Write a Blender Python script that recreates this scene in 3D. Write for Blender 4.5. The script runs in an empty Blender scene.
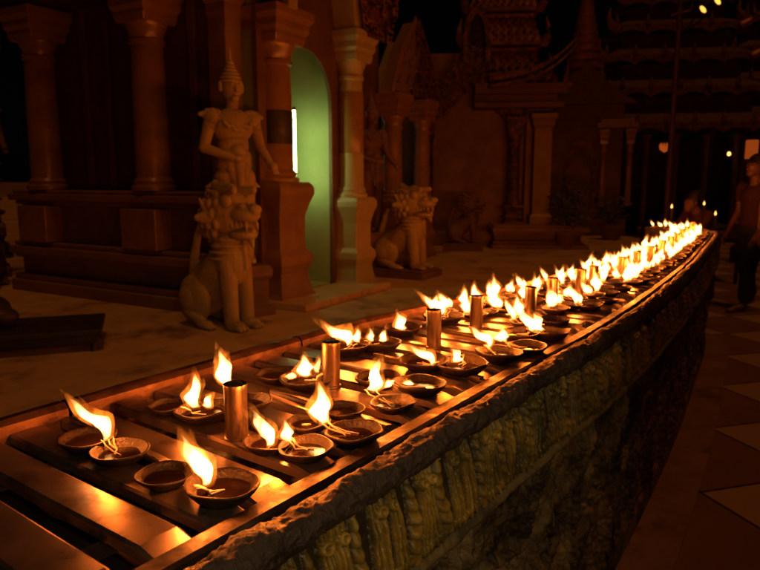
import bpy, bmesh, math, random
import numpy as np
from mathutils import Vector, Matrix, noise
R = math.radians
PI = math.pi
rnd = random.Random(11)
C = bpy.context.scene.collection
sc = bpy.context.scene

# ------------------------------------------------------------------ camera / render
cam_d = bpy.data.cameras.new('camera'); cam = bpy.data.objects.new('camera', cam_d); C.objects.link(cam)
cam.location = (0, 0, 1.38); cam.rotation_euler = (R(81), 0, 0)
cam_d.lens = 664/760*36; cam_d.sensor_width = 36; cam_d.clip_start = .02; cam_d.clip_end = 2000
cam_d.dof.use_dof = True; cam_d.dof.focus_distance = 1.15; cam_d.dof.aperture_fstop = 8
sc.camera = cam
sc.render.engine = 'CYCLES'
sc.view_settings.view_transform = 'Standard'; sc.view_settings.look = 'None'; sc.view_settings.exposure = 0
cy = sc.cycles
cy.use_light_tree = True; cy.max_bounces = 6; cy.diffuse_bounces = 3; cy.glossy_bounces = 3
cy.transparent_max_bounces = 96; cy.volume_bounces = 0; cy.sample_clamp_indirect = 2.5; cy.sample_clamp_direct = 0
cy.caustics_reflective = False; cy.caustics_refractive = False
try:
    cy.use_denoising = True; cy.denoiser = 'OPENIMAGEDENOISE'
except Exception: pass

# ------------------------------------------------------------------ materials
def new_mat(name):
    m = bpy.data.materials.new(name); m.use_nodes = True
    nt = m.node_tree; nt.nodes.clear()
    out = nt.nodes.new('ShaderNodeOutputMaterial')
    return m, nt, out
def nd(nt, t, **kw):
    n = nt.nodes.new(t)
    for k, v in kw.items():
        if k in n.inputs.keys(): n.inputs[k].default_value = v
        else: setattr(n, k, v)
    return n
def surf(name, c1, c2, scale=6, rough=(.5, .8), metal=0, bump=.15, bscale=40, c3=None, s3=2.0, t3=.55, spec=.5, obj=True, stretch=None):
    """mottled procedural surface: two-colour noise, a third stain colour, noise roughness and bump"""
    m, nt, out = new_mat(name)
    b = nd(nt, 'ShaderNodeBsdfPrincipled'); L = nt.links.new
    tc = nd(nt, 'ShaderNodeTexCoord'); co = tc.outputs['Object' if obj else 'Generated']
    if stretch:
        mp = nd(nt, 'ShaderNodeMapping'); mp.inputs['Scale'].default_value = stretch; L(co, mp.inputs['Vector']); co = mp.outputs['Vector']
    n1 = nd(nt, 'ShaderNodeTexNoise', Scale=scale, Detail=7, Roughness=.62); L(co, n1.inputs['Vector'])
    r1 = nd(nt, 'ShaderNodeValToRGB'); r1.color_ramp.elements[0].position = .32; r1.color_ramp.elements[1].position = .68
    r1.color_ramp.elements[0].color = (*c1, 1); r1.color_ramp.elements[1].color = (*c2, 1)
    L(n1.outputs['Fac'], r1.inputs['Fac']); col = r1.outputs['Color']
    if c3:
        n3 = nd(nt, 'ShaderNodeTexNoise', Scale=s3, Detail=9, Roughness=.7); L(co, n3.inputs['Vector'])
        r3 = nd(nt, 'ShaderNodeValToRGB'); r3.color_ramp.elements[0].position = t3-.06; r3.color_ramp.elements[1].position = t3+.1
        r3.color_ramp.elements[0].color = (0, 0, 0, 1); r3.color_ramp.elements[1].color = (1, 1, 1, 1)
        L(n3.outputs['Fac'], r3.inputs['Fac'])
        mx = nd(nt, 'ShaderNodeMixRGB'); mx.inputs['Color2'].default_value = (*c3, 1); L(r3.outputs['Color'], mx.inputs['Fac']); L(col, mx.inputs['Color1']); col = mx.outputs['Color']
    L(col, b.inputs['Base Color'])
    n2 = nd(nt, 'ShaderNodeTexNoise', Scale=scale*2.3, Detail=5); L(co, n2.inputs['Vector'])
    mr = nd(nt, 'ShaderNodeMapRange'); mr.inputs['To Min'].default_value = rough[0]; mr.inputs['To Max'].default_value = rough[1]
    mr.inputs['From Min'].default_value = .3; mr.inputs['From Max'].default_value = .7
    L(n2.outputs['Fac'], mr.inputs['Value']); L(mr.outputs['Result'], b.inputs['Roughness'])
    b.inputs['Metallic'].default_value = metal; b.inputs['Specular IOR Level'].default_value = spec
    if bump:
        nb = nd(nt, 'ShaderNodeTexNoise', Scale=bscale, Detail=6, Roughness=.65); L(co, nb.inputs['Vector'])
        bp = nd(nt, 'ShaderNodeBump', Strength=bump, Distance=.02); L(nb.outputs['Fac'], bp.inputs['Height']); L(bp.outputs['Normal'], b.inputs['Normal'])
    L(b.outputs['BSDF'], out.inputs['Surface'])
    return m
def hollow_shading(m, lo, hi, dark):
    """occlusion-like shade put into the base colour in the hollows of a modelled relief (reads the stored relief height)"""
    nt = m.node_tree; L = nt.links.new; b = next(n for n in nt.nodes if n.type == 'BSDF_PRINCIPLED'); src = b.inputs['Base Color'].links[0].from_socket
    at = nd(nt, 'ShaderNodeAttribute', attribute_name='relief'); mr = nd(nt, 'ShaderNodeMapRange'); mr.inputs['From Min'].default_value = lo; mr.inputs['From Max'].default_value = hi
    L(at.outputs['Fac'], mr.inputs['Value']); mx = nd(nt, 'ShaderNodeMixRGB'); L(mr.outputs['Result'], mx.inputs['Fac']); mx.inputs['Color1'].default_value = (*dark, 1); L(src, mx.inputs['Color2']); L(mx.outputs['Color'], b.inputs['Base Color'])
def emit(name, col, s):
    m, nt, out = new_mat(name)
    e = nd(nt, 'ShaderNodeEmission', Strength=s); e.inputs['Color'].default_value = (*col, 1)
    nt.links.new(e.outputs['Emission'], out.inputs['Surface']); return m
def glow(name, col, s):
    m, nt, out = new_mat(name)
    e = nd(nt, 'ShaderNodeEmission', Strength=s); e.inputs['Color'].default_value = (*col, 1)
    nt.links.new(e.outputs['Emission'], out.inputs['Volume']); m.cycles.homogeneous_volume = True; return m

M = {}
M['plate'] = surf('tray_steel', (.26, .205, .19), (.43, .355, .335), 5, (.24, .42), .92, .035, 14, (.05, .034, .028), 5, .58, stretch=(1, 1, 1))
M['plate_edge'] = surf('tray_edge_steel', (.28, .24, .2), (.4, .34, .3), 20, (.25, .4), .95, .05, 60)
M['bed'] = surf('sooty_bed', (.012, .009, .008), (.03, .022, .018), 12, (.35, .7), .3, .2, 40)
M['lip'] = surf('copper_lip', (.10, .052, .03), (.19, .105, .06), 16, (.3, .55), .75, .12, 50, (.06, .03, .02), 9, .55)
M['rail'] = surf('rail_steel', (.05, .042, .038), (.13, .105, .09), 18, (.3, .6), .7, .1, 50, (.03, .02, .02), 8, .5)
M['post'] = surf('brass_tube', (.16, .115, .075), (.27, .2, .13), 22, (.26, .48), .95, .08, 80, (.035, .02, .014), 26, .56, stretch=(1, 1, .3))
M['cap'] = surf('sooty_cap', (.03, .02, .02), (.08, .06, .05), 60, (.3, .6), .6, .1, 90)
M['clay'] = surf('oily_clay', (.009, .006, .004), (.032, .018, .010), 45, (.3, .6), 0, .3, 130, (.008, .005, .004), 30, .5, .35)
M['oil'] = surf('dark_oil', (.008, .004, .003), (.014, .008, .005), 30, (.03, .1), 0, .05, 60, spec=.7)
M['wick'] = surf('cotton_wick', (.30, .23, .15), (.5, .42, .31), 120, (.8, .95), 0, .4, 400, (.03, .02, .015), 60, .62)
M['coping'] = surf('sooty_mortar', (.030, .026, .031), (.10, .078, .082), 14, (.3, .75), 0, .6, 70, (.018, .016, .02), 7, .50)
M['frieze'] = surf('glazed_frieze', (.17, .115, .02), (.38, .26, .045), 10, (.22, .5), 0, .3, 60, (.05, .06, .025), 6, .52)
hollow_shading(M['frieze'], .002, .016, (.030, .024, .013))
M['roll'] = surf('glazed_moulding', (.12, .10, .05), (.22, .18, .10), 14, (.3, .6), 0, .3, 60, (.06, .06, .045), 7, .5)
M['lowwall'] = surf('grimy_relief', (.07, .055, .03), (.24, .17, .085), 12, (.35, .8), 0, .6, 45, (.014, .011, .009), 5, .5)
M['innerwall'] = surf('inner_wall', (.12, .08, .06), (.2, .14, .1), 6, (.6, .9), 0, .4, 30)
M['platform'] = surf('worn_marble', (.42, .30, .15), (.56, .41, .22), 1.6, (.42, .75), 0, .12, 12, (.17, .11, .06), 2.2, .56)
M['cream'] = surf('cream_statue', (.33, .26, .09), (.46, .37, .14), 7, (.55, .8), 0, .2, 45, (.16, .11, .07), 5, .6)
M['paint'] = surf('ochre_plaster', (.17, .10, .035), (.25, .15, .055), 3, (.45, .7), 0, .1, 25, (.16, .08, .05), 2, .6)
M['redwall'] = surf('red_plaster', (.09, .048, .015), (.14, .074, .024), 3, (.5, .75), 0, .1, 25, (.08, .03, .02), 2, .6)
M['colpaint'] = surf('column_paint', (.20, .115, .03), (.29, .17, .048), 3, (.18, .34), 0, .05, 25, (.15, .07, .04), 3, .6)
M['palecol'] = surf('pale_column', (.30, .26, .13), (.38, .33, .17), 4, (.35, .55), 0, .08, 25, (.3, .2, .1), 2, .62)
M['carved'] = surf('gilded_carving', (.10, .042, .018), (.24, .11, .045), 18, (.3, .6), .25, .8, 26, (.03, .012, .008), 12, .5)
M['greenwall'] = surf('green_plaster', (.27, .35, .16), (.34, .42, .21), 3, (.5, .8), 0, .06, 20, (.36, .42, .3), 6, .66)
M['roof'] = surf('dark_roof', (.05, .022, .014), (.11, .05, .03), 9, (.5, .8), .1, .5, 22)
M['gilt'] = surf('gilt', (.22, .09, .035), (.36, .16, .055), 20, (.3, .5), .5, .4, 40)
M['black'] = surf('dark_wood', (.012, .010, .009), (.03, .024, .02), 9, (.4, .7), 0, .2, 40)
M['iron'] = surf('pole_paint', (.05, .022, .016), (.08, .036, .025), 10, (.35, .6), .4, .05, 40)
M['skin'] = surf('skin', (.17, .085, .052), (.22, .115, .07), 12, (.45, .6), 0, .05, 60)
M['hair'] = surf('hair', (.012, .008, .006), (.025, .016, .012), 60, (.35, .5), 0, .4, 200)
M['redcloth'] = surf('red_cloth', (.05, .016, .012), (.075, .024, .017), 20, (.7, .9), 0, .3, 60)
M['palecloth'] = surf('pale_cloth', (.22, .14, .09), (.28, .18, .12), 20, (.7, .9), 0, .3, 60)
M['greencloth'] = surf('olive_cloth', (.02, .018, .009), (.03, .026, .013), 20, (.7, .9), 0, .3, 60)
M['wineb'] = surf('wine_cloth', (.04, .012, .01), (.06, .018, .014), 20, (.7, .9), 0, .3, 60)
M['bag'] = surf('bag_canvas', (.15, .06, .04), (.2, .08, .055), 30, (.6, .85), 0, .3, 90)
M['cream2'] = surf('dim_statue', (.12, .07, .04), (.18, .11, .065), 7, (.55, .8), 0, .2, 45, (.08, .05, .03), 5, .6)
M['carved2'] = surf('dark_carving', (.11, .045, .02), (.25, .11, .045), 14, (.3, .6), .2, .6, 26, (.03, .012, .008), 9, .55)
M['leaf'] = surf('leaf', (.02, .03, .012), (.05, .06, .02), 9, (.5, .8), 0, .1, 40)
M['tube2'] = emit('fluorescent_thin', (.9, 1, .68), 1.2)
M['lattice_glow'] = emit('ornament_glow', (1, .22, .03), 1.3)
M['pillartop'] = emit('emissive_pillar', (1, .16, .02), .26)
def flame_mat(name, col, k, lo):
    m, nt, out = new_mat(name); L = nt.links.new
    e = nd(nt, 'ShaderNodeEmission'); e.inputs['Color'].default_value = (*col, 1)
    tc = nd(nt, 'ShaderNodeTexCoord'); oi = nd(nt, 'ShaderNodeObjectInfo')
    mp = nd(nt, 'ShaderNodeMapping'); mp.inputs['Scale'].default_value = (1, 1, .42); L(tc.outputs['Object'], mp.inputs['Vector'])
    va = nd(nt, 'ShaderNodeVectorMath', operation='ADD'); L(mp.outputs['Vector'], va.inputs[0]); L(oi.outputs['Random'], va.inputs[1])
    nz = nd(nt, 'ShaderNodeTexNoise', Scale=75, Detail=2, Roughness=.55, Distortion=.6); L(va.outputs['Vector'], nz.inputs['Vector'])
    r = nd(nt, 'ShaderNodeMapRange'); r.inputs['From Min'].default_value = .36; r.inputs['From Max'].default_value = .60; r.inputs['To Min'].default_value = lo; r.inputs['To Max'].default_value = 1.25; L(nz.outputs['Fac'], r.inputs['Value'])
    sx = nd(nt, 'ShaderNodeSeparateXYZ'); L(tc.outputs['Generated'], sx.inputs[0])
    rp = nd(nt, 'ShaderNodeValToRGB'); L(sx.outputs['Z'], rp.inputs['Fac'])
    el = rp.color_ramp.elements; el[0].position = 0; el[0].color = (.35,)*3+(1,); el[1].position = 1; el[1].color = (.14,)*3+(1,)
    for q, v in ((.16, 1.0), (.45, 1.0), (.72, .5)):
        n = el.new(q); n.color = (v, v, v, 1)
    m1 = nd(nt, 'ShaderNodeMath', operation='MULTIPLY'); L(r.outputs['Result'], m1.inputs[0]); L(rp.outputs['Color'], m1.inputs[1])
    m2 = nd(nt, 'ShaderNodeMath', operation='MULTIPLY'); L(m1.outputs[0], m2.inputs[0]); m2.inputs[1].default_value = k
    L(m2.outputs[0], e.inputs['Strength']); L(e.outputs['Emission'], out.inputs['Volume']); return m
def crevice_darken(m, lo=.42, hi=.53, k=.30):  # multiplies the base colour darker where pointiness is low
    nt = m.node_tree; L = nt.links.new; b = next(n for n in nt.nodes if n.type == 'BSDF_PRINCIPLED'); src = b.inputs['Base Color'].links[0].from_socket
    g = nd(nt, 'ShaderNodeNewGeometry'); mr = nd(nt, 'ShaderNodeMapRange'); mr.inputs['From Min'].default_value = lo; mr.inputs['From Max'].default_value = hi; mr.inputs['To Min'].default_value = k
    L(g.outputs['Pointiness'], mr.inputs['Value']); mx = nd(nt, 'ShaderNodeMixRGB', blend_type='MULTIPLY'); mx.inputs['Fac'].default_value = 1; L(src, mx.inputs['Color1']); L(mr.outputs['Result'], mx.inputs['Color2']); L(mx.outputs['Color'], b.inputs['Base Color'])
M['flame'] = flame_mat('flame_gas', (1, .205, .016), 105, .08)
M['core'] = flame_mat('flame_core', (1, .50, .15), 760, .4)
M['tube'] = emit('fluorescent', (.78, 1, .36), 26)
M['bulb'] = emit('warm_bulb', (1, .42, .09), 4)
M['dimbulb'] = emit('dim_bulb', (1, .15, .02), .36)
M['flood'] = emit('sodium', (1, .38, .05), 2.4)

def floor_mat():
    m, nt, out = new_mat('terrace_tiles'); L = nt.links.new
    b = nd(nt, 'ShaderNodeBsdfPrincipled'); tc = nd(nt, 'ShaderNodeTexCoord')
    mp = nd(nt, 'ShaderNodeMapping'); mp.inputs['Rotation'].default_value = (0, 0, R(-16)); mp.inputs['Scale'].default_value = (1.587, 1.587, 1.587); mp.inputs['Location'].default_value = (-.42, -.643, 0)
    L(tc.outputs['Object'], mp.inputs['Vector'])
    sp = nd(nt, 'ShaderNodeSeparateXYZ'); L(mp.outputs['Vector'], sp.inputs[0])
    def mth(op, a, bb=None):
        n = nd(nt, 'ShaderNodeMath', operation=op)
        for i, v in enumerate((a, bb)):
            if v is None: continue
            if isinstance(v, (int, float)): n.inputs[i].default_value = v
            else: L(v, n.inputs[i])
        return n.outputs[0]
    fx = mth('FRACT', sp.outputs['X']); fy = mth('FRACT', sp.outputs['Y'])
    ix = mth('FLOOR', sp.outputs['X']); iy = mth('FLOOR', sp.outputs['Y'])
    par = mth('MODULO', mth('ABSOLUTE', mth('ADD', ix, iy)), 2)
    tri = mth('GREATER_THAN', mth('ADD', fx, fy), 1)
    light = par
    ex = mth('MINIMUM', mth('MINIMUM', fx, mth('SUBTRACT', 1, fx)), mth('MINIMUM', fy, mth('SUBTRACT', 1, fy)))
    grout = mth('LESS_THAN', ex, .012)
    nz = nd(nt, 'ShaderNodeTexNoise', Scale=3, Detail=8, Roughness=.65); L(tc.outputs['Object'], nz.inputs['Vector'])
    r1 = nd(nt, 'ShaderNodeValToRGB'); r1.color_ramp.elements[0].color = (.15, .08, .05, 1); r1.color_ramp.elements[1].color = (.24, .14, .09, 1); L(nz.outputs['Fac'], r1.inputs['Fac'])
    r2 = nd(nt, 'ShaderNodeValToRGB'); r2.color_ramp.elements[0].color = (.30, .20, .11, 1); r2.color_ramp.elements[1].color = (.44, .30, .18, 1); L(nz.outputs['Fac'], r2.inputs['Fac'])
    mx = nd(nt, 'ShaderNodeMixRGB'); L(light, mx.inputs['Fac']); L(r1.outputs['Color'], mx.inputs['Color1']); L(r2.outputs['Color'], mx.inputs['Color2'])
    mg = nd(nt, 'ShaderNodeMixRGB'); L(grout, mg.inputs['Fac']); L(mx.outputs['Color'], mg.inputs['Color1']); mg.inputs['Color2'].default_value = (.03, .018, .012, 1)
    L(mg.outputs['Color'], b.inputs['Base Color'])
    mr = nd(nt, 'ShaderNodeMapRange'); mr.inputs['To Min'].default_value = .3; mr.inputs['To Max'].default_value = .6; L(nz.outputs['Fac'], mr.inputs['Value']); L(mr.outputs['Result'], b.inputs['Roughness'])
    bp = nd(nt, 'ShaderNodeBump', Strength=.08, Distance=.02); L(nz.outputs['Fac'], bp.inputs['Height']); L(bp.outputs['Normal'], b.inputs['Normal'])
    L(b.outputs['BSDF'], out.inputs['Surface']); return m
M['tiles'] = floor_mat()
M['kerb'] = surf('border_stone', (.18, .10, .065), (.28, .17, .12), 4, (.35, .6), 0, .1, 30, (.05, .03, .02), 3, .6)

# ------------------------------------------------------------------ mesh builder
class MB:
    def __init__(s): s.v = []; s.f = []
    def add(s, vs, fs, mat=None):
        o = len(s.v)
        s.v += [tuple(mat @ Vector(v)) if mat else tuple(v) for v in vs]
        s.f += [tuple(i+o for i in f) for f in fs]; return s
    def box(s, x0, x1, y0, y1, z0, z1, mat=None):
        return s.add([(x0,y0,z0),(x1,y0,z0),(x1,y1,z0),(x0,y1,z0),(x0,y0,z1),(x1,y0,z1),(x1,y1,z1),(x0,y1,z1)],
                     [(0,3,2,1),(4,5,6,7),(0,1,5,4),(1,2,6,5),(2,3,7,6),(3,0,4,7)], mat)
    def lathe(s, prof, n=24, c=(0,0,0), sq=False, mat=None):
        """prof: (radius, z) from bottom to top; sq: square section"""
        vs = []; fs = []
        if sq: n = 4
        for r, z in prof:
            for k in range(n):
                a = 2*PI*k/n + (PI/4 if sq else 0); q = r*math.sqrt(2) if sq else r
                vs.append((c[0]+q*math.cos(a), c[1]+q*math.sin(a), c[2]+z))
        for i in range(len(prof)-1):
            for k in range(n):
                fs.append((i*n+k, i*n+(k+1) % n, (i+1)*n+(k+1) % n, (i+1)*n+k))
        fs.append(tuple(range(n-1, -1, -1))); fs.append(tuple((len(prof)-1)*n+k for k in range(n)))
        return s.add(vs, fs, mat)
    def tube(s, pts, rad, n=8, mat=None):
        pts = [Vector(p) for p in pts]; rad = rad if isinstance(rad, (list, tuple)) else [rad]*len(pts)
        vs = []; fs = []; up = Vector((0, 0, 1))
        for i, p in enumerate(pts):
            t = (pts[min(i+1, len(pts)-1)]-pts[max(i-1, 0)]).normalized()
            a = t.cross(up if abs(t.z) < .95 else Vector((1, 0, 0))).normalized(); b = t.cross(a)
            for k in range(n):
                q = 2*PI*k/n; vs.append(tuple(p+(a*math.cos(q)+b*math.sin(q))*rad[i]))
        for i in range(len(pts)-1):
            for k in range(n): fs.append((i*n+k, i*n+(k+1) % n, (i+1)*n+(k+1) % n, (i+1)*n+k))
        fs.append(tuple(range(n-1, -1, -1))); fs.append(tuple((len(pts)-1)*n+k for k in range(n)))
        return s.add(vs, fs, mat)
    def prism(s, poly, y0, y1, mat=None):
        """polygon in (x,z) extruded along y"""
        n = len(poly)
        vs = [(x, y0, z) for x, z in poly]+[(x, y1, z) for x, z in poly]
        fs = [tuple(range(n)), tuple(range(2*n-1, n-1, -1))]+[(i, i+n, (i+1) % n+n, (i+1) % n) for i in range(n)]
        return s.add(vs, fs, mat)
    def strip(s, outer, inner, y0, y1, mat=None):
        """band between two matching (x,z) polylines, extruded along y"""
        n = len(outer)
        vs = [(x, y0, z) for x, z in outer]+[(x, y0, z) for x, z in inner]+[(x, y1, z) for x, z in outer]+[(x, y1, z) for x, z in inner]
        fs = []
        for i in range(n-1):
            fs += [(i, i+1, n+i+1, n+i), (2*n+i, 3*n+i, 3*n+i+1, 2*n+i+1), (i, 2*n+i, 2*n+i+1, i+1), (n+i, n+i+1, 3*n+i+1, 3*n+i)]
        fs += [(0, n, 3*n, 2*n), (n-1, 3*n-1, 4*n-1, 2*n-1)]
        return s.add(vs, fs, mat)
    def mesh(s, name):
        me = bpy.data.meshes.new(name); me.from_pydata(s.v, [], s.f)
        bm = bmesh.new(); bm.from_mesh(me); bmesh.ops.recalc_face_normals(bm, faces=bm.faces); bm.to_mesh(me); bm.free()
        return me
    def build(s, name, mat, parent=None, smooth=None, bevel=0, loc=None):
        o = bpy.data.objects.new(name, s.mesh(name)); C.objects.link(o); o.data.materials.append(mat)
        if parent: o.parent = parent
        if loc: o.location = loc
        if bevel:
            md = o.modifiers.new('bevel', 'BEVEL'); md.width = bevel; md.segments = 2; md.limit_method = 'ANGLE'; md.angle_limit = R(35)
        if smooth is not None: shade(o.data, smooth)
        return o
def shade(me, ang):
    for p in me.polygons: p.use_smooth = True
    if ang < 170: me.set_sharp_from_angle(angle=R(ang))
def tag(o, label=None, cat=None, group=None, kind=None):
    for k, v in (('label', label), ('category', cat), ('group', group), ('kind', kind)):
        if v: o[k] = v
    return o
def empty(name, loc=(0, 0, 0), rz=0, label=None, cat=None, group=None):
    o = bpy.data.objects.new(name, None); C.objects.link(o); o.location = loc; o.rotation_euler = (0, 0, rz); o.empty_display_size = .1
    return tag(o, label, cat, group)
KIDS = {}
def kids(o): return [c for c in bpy.data.objects if c.parent == o]
def copy_tree(o, parent=None, cache=None):
    c = o.copy(); C.objects.link(c)
    if parent: c.parent = parent
    key = o.name
    if key not in KIDS: KIDS[key] = kids(o)
    for ch in KIDS[key]: copy_tree(ch, c)
    return c

TMP = bpy.data.scenes.new('scratch')
def evaluate(o):
    TMP.collection.objects.link(o); vl = TMP.view_layers[0]; vl.update(); dg = vl.depsgraph; dg.update()
    return bpy.data.meshes.new_from_object(o.evaluated_get(dg))
# sculpting: union of soft primitives, voxel-remeshed to one continuous skin
def ell(c, r, rot=None):
    m = Matrix.Translation(c)
    if rot: m = m @ Matrix.Rotation(rot[1], 4, rot[0])
    return ('e', m @ Matrix.Diagonal((*r, 1)))
def cap(a, b, ra, rb=None): return ('c', Vector(a), Vector(b), ra, ra if rb is None else rb)
def _sph(nu=20, nv=12):
    vs = [(0, 0, -1)]+[(math.cos(2*PI*k/nu)*math.sin(PI*j/nv), math.sin(2*PI*k/nu)*math.sin(PI*j/nv), -math.cos(PI*j/nv)) for j in range(1, nv) for k in range(nu)]+[(0, 0, 1)]
    fs = [(0, 1+(k+1) % nu, 1+k) for k in range(nu)]+[(1+j*nu+k, 1+j*nu+(k+1) % nu, 1+(j+1)*nu+(k+1) % nu, 1+(j+1)*nu+k) for j in range(nv-2) for k in range(nu)]+[(len(vs)-1, 1+(nv-2)*nu+k, 1+(nv-2)*nu+(k+1) % nu) for k in range(nu)]
    return vs, fs
SPH = _sph()
def sculpt_mesh(prims, vox, name, sm=4, fac=.5):
    mb = MB()
    for p in prims:
        if p[0] == 'e': mb.add(SPH[0], SPH[1], p[1])
        else:
            _, a, b, ra, rb = p; d = (b-a).normalized(); u = d.orthogonal().normalized(); w = d.cross(u); n = 16; rb = max(rb, .0008)
            st = [(a, d, ra*math.sin(t), -ra*math.cos(t)) for t in (.2, .5, .8, 1.2)]+[(a, d, ra, 0), (b, d, rb, 0)]+[(b, d, rb*math.sin(t), rb*math.cos(t)) for t in (1.2, .8, .5, .2)]
            vs = [tuple(c+d*h+(u*math.cos(2*PI*k/n)+w*math.sin(2*PI*k/n))*r) for c, _d, r, h in st for k in range(n)]
            m = len(st); mb.add(vs, [(i*n+k, i*n+(k+1) % n, (i+1)*n+(k+1) % n, (i+1)*n+k) for i in range(m-1) for k in range(n)]+[tuple(range(n-1, -1, -1)), tuple((m-1)*n+k for k in range(n))])
    me = bpy.data.meshes.new(name+'_raw'); me.from_pydata(mb.v, [], mb.f)
    o = bpy.data.objects.new('tmp', me)
    md = o.modifiers.new('r', 'REMESH'); md.mode = 'VOXEL'; md.voxel_size = vox
    if sm:
        ms = o.modifiers.new('s', 'SMOOTH'); ms.iterations = sm; ms.factor = fac
    out = evaluate(o); out.name = name
    bpy.data.objects.remove(o); bpy.data.meshes.remove(me)
    shade(out, 180)
    return out
def mesh_obj(name, me, mat, parent=None, loc=(0, 0, 0)):
    o = bpy.data.objects.new(name, me); C.objects.link(o)
    if not me.materials: me.materials.append(mat)
    if parent: o.parent = parent
    o.location = loc
    return o

# ------------------------------------------------------------------ the ring: front edge of the tray as a curve
TZ = .94                                      # tray top
CP = [(-1.515, -1.07), (-.93, -.26), (-.231, .708), (.361, 1.539), (.615, 1.885), (.99, 2.45), (1.585, 3.42), (2.12, 4.36), (2.56, 5.14), (2.76, 5.56), (2.78, 5.92), (2.60, 6.22), (2.2, 6.5)]
def cr(p0, p1, p2, p3, t):
    return tuple(.5*((2*b)+(-a+c)*t+(2*a-5*b+4*c-d)*t*t+(-a+3*b-3*c+d)*t**3) for a, b, c, d in zip(p0, p1, p2, p3))
_pts = []
for i in range(1, len(CP)-2):
    for k in range(60): _pts.append(cr(CP[i-1], CP[i], CP[i+1], CP[i+2], k/60))
_P = np.array(_pts); _S = np.concatenate([[0], np.cumsum(np.linalg.norm(np.diff(_P, axis=0), axis=1))])
SMAX = _S[-1]
_T = np.gradient(_P, _S, axis=0)
for _ in range(30): _T[1:-1] = (_T[:-2]+_T[1:-1]*2+_T[2:])/4
_T /= np.linalg.norm(_T, axis=1)[:, None]
def narrow(s): return np.interp(s, [2.3, 2.64, 3.9, 5.0, 7.6], [1, .93, .68, .54, .46])
def ring(s, out=0.0):
    """point and outward normal; out<0 lies over the tray"""
    x = np.interp(s, _S, _P[:, 0]); y = np.interp(s, _S, _P[:, 1]); tx = np.interp(s, _S, _T[:, 0]); ty = np.interp(s, _S, _T[:, 1])
    l = np.hypot(tx, ty); tx, ty = tx/l, ty/l
    out = np.where(np.asarray(out) < 0, out*narrow(s), out)
    return x+ty*out, y-tx*out, ty, -tx
def inv_ring(x, y):
    i = int(np.argmin((_P[:, 0]-x)**2+(_P[:, 1]-y)**2)); tx, ty = _T[i]
    dx, dy = x-_P[i, 0], y-_P[i, 1]
    return _S[i]+dx*tx+dy*ty, (dx*ty-dy*tx)/float(narrow(_S[i]))
WB = .585                                      # tray depth
_c, _s = math.cos(R(9)), math.sin(R(9))
def ray_at(u, v, z):
    """world point at height z that the photograph shows at pixel (u, v)"""
    dx = (u-380)/664; dy = (v-285)/664; d = (dx, _c-dy*_s, -(_s+dy*_c)); t = (z-1.38)/d[2]
    return d[0]*t, d[1]*t, t

def sweep(name, mat, parent, svals, prof, disp=None, smooth=180, close=False, cap_ends=False):
    """prof: list of (out, z); disp(s, q, i) -> offset along the profile normal"""
    svals = np.array(svals); prof = np.array(prof, float); n = len(prof)
    tn = np.gradient(prof, axis=0); tn /= np.linalg.norm(tn, axis=1)[:, None]+1e-9
    nr = np.stack([-tn[:, 1], tn[:, 0]], 1)          # to the left of travel
    q = np.linspace(0, 1, n)
    S2, Q2 = np.meshgrid(svals, q, indexing='ij')
    D = disp(S2, Q2) if disp else np.zeros_like(S2)
    O = prof[None, :, 0]+D*nr[None, :, 0]; Z = prof[None, :, 1]+D*nr[None, :, 1]
    X, Y, _, _ = ring(S2, O)
    vs = np.stack([X, Y, Z], -1).reshape(-1, 3)
    fs = []
    m = len(svals)
    idx = np.arange(m*n).reshape(m, n)
    a = idx[:-1, :-1].ravel(); b = idx[1:, :-1].ravel(); c = idx[1:, 1:].ravel(); d = idx[:-1, 1:].ravel()
    fs = np.stack([a, b, c, d], 1).tolist()
    if close: fs += np.stack([idx[:-1, -1], idx[1:, -1], idx[1:, 0], idx[:-1, 0]], 1).tolist()
    if cap_ends: fs += [idx[0].tolist(), idx[-1].tolist()[::-1]]
    me = bpy.data.meshes.new(name); me.from_pydata(vs.tolist(), [], fs)
    bm = bmesh.new(); bm.from_mesh(me); bmesh.ops.recalc_face_normals(bm, faces=bm.faces); bm.to_mesh(me); bm.free()
    shade(me, smooth)
    if disp:
        at = me.attributes.new('relief', 'FLOAT', 'POINT'); at.data.foreach_set('value', D.ravel().astype(np.float32))
    return mesh_obj(name, me, mat, parent)
def vnoise(X, Y, seed=0):
    """smooth value noise on arrays"""
    xi = np.floor(X).astype(int); yi = np.floor(Y).astype(int); fx = X-xi; fy = Y-yi
    fx = fx*fx*(3-2*fx); fy = fy*fy*(3-2*fy)
    def h(a, b):
        n = (a*374761393+b*668265263+seed*974634777) & 0x7fffffff
        n = ((n ^ (n >> 13))*1274126177) & 0x7fffffff
        return ((n ^ (n >> 16)) & 0xffff)/65535.0
    return (h(xi, yi)*(1-fx)+h(xi+1, yi)*fx)*(1-fy)+(h(xi, yi+1)*(1-fx)+h(xi+1, yi+1)*fx)*fy
def fbm(X, Y, o=4, seed=0):
    r = 0; a = .5
    for k in range(o): r = r+a*vnoise(X*2**k, Y*2**k, seed+k*7); a *= .5
    return r
SD = np.concatenate([np.arange(.3, 3.2, .0035), np.arange(3.2, 5.5, .012), np.arange(5.5, SMAX, .04)])
SM = np.concatenate([np.arange(.0, 5, .03), np.arange(5, SMAX, .06)])

# ------------------------------------------------------------------ setting
def sheet(name, poly, z, mat, thick=0):
    mb = MB(); n = len(poly)
    mb.add([(x, y, z) for x, y in poly], [tuple(range(n))])
    return tag(mb.build(name, mat), kind='structure')
sheet('ground', [(-400, -400), (400, -400), (400, 400), (-400, 400)], -.006, M['tiles'])
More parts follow.
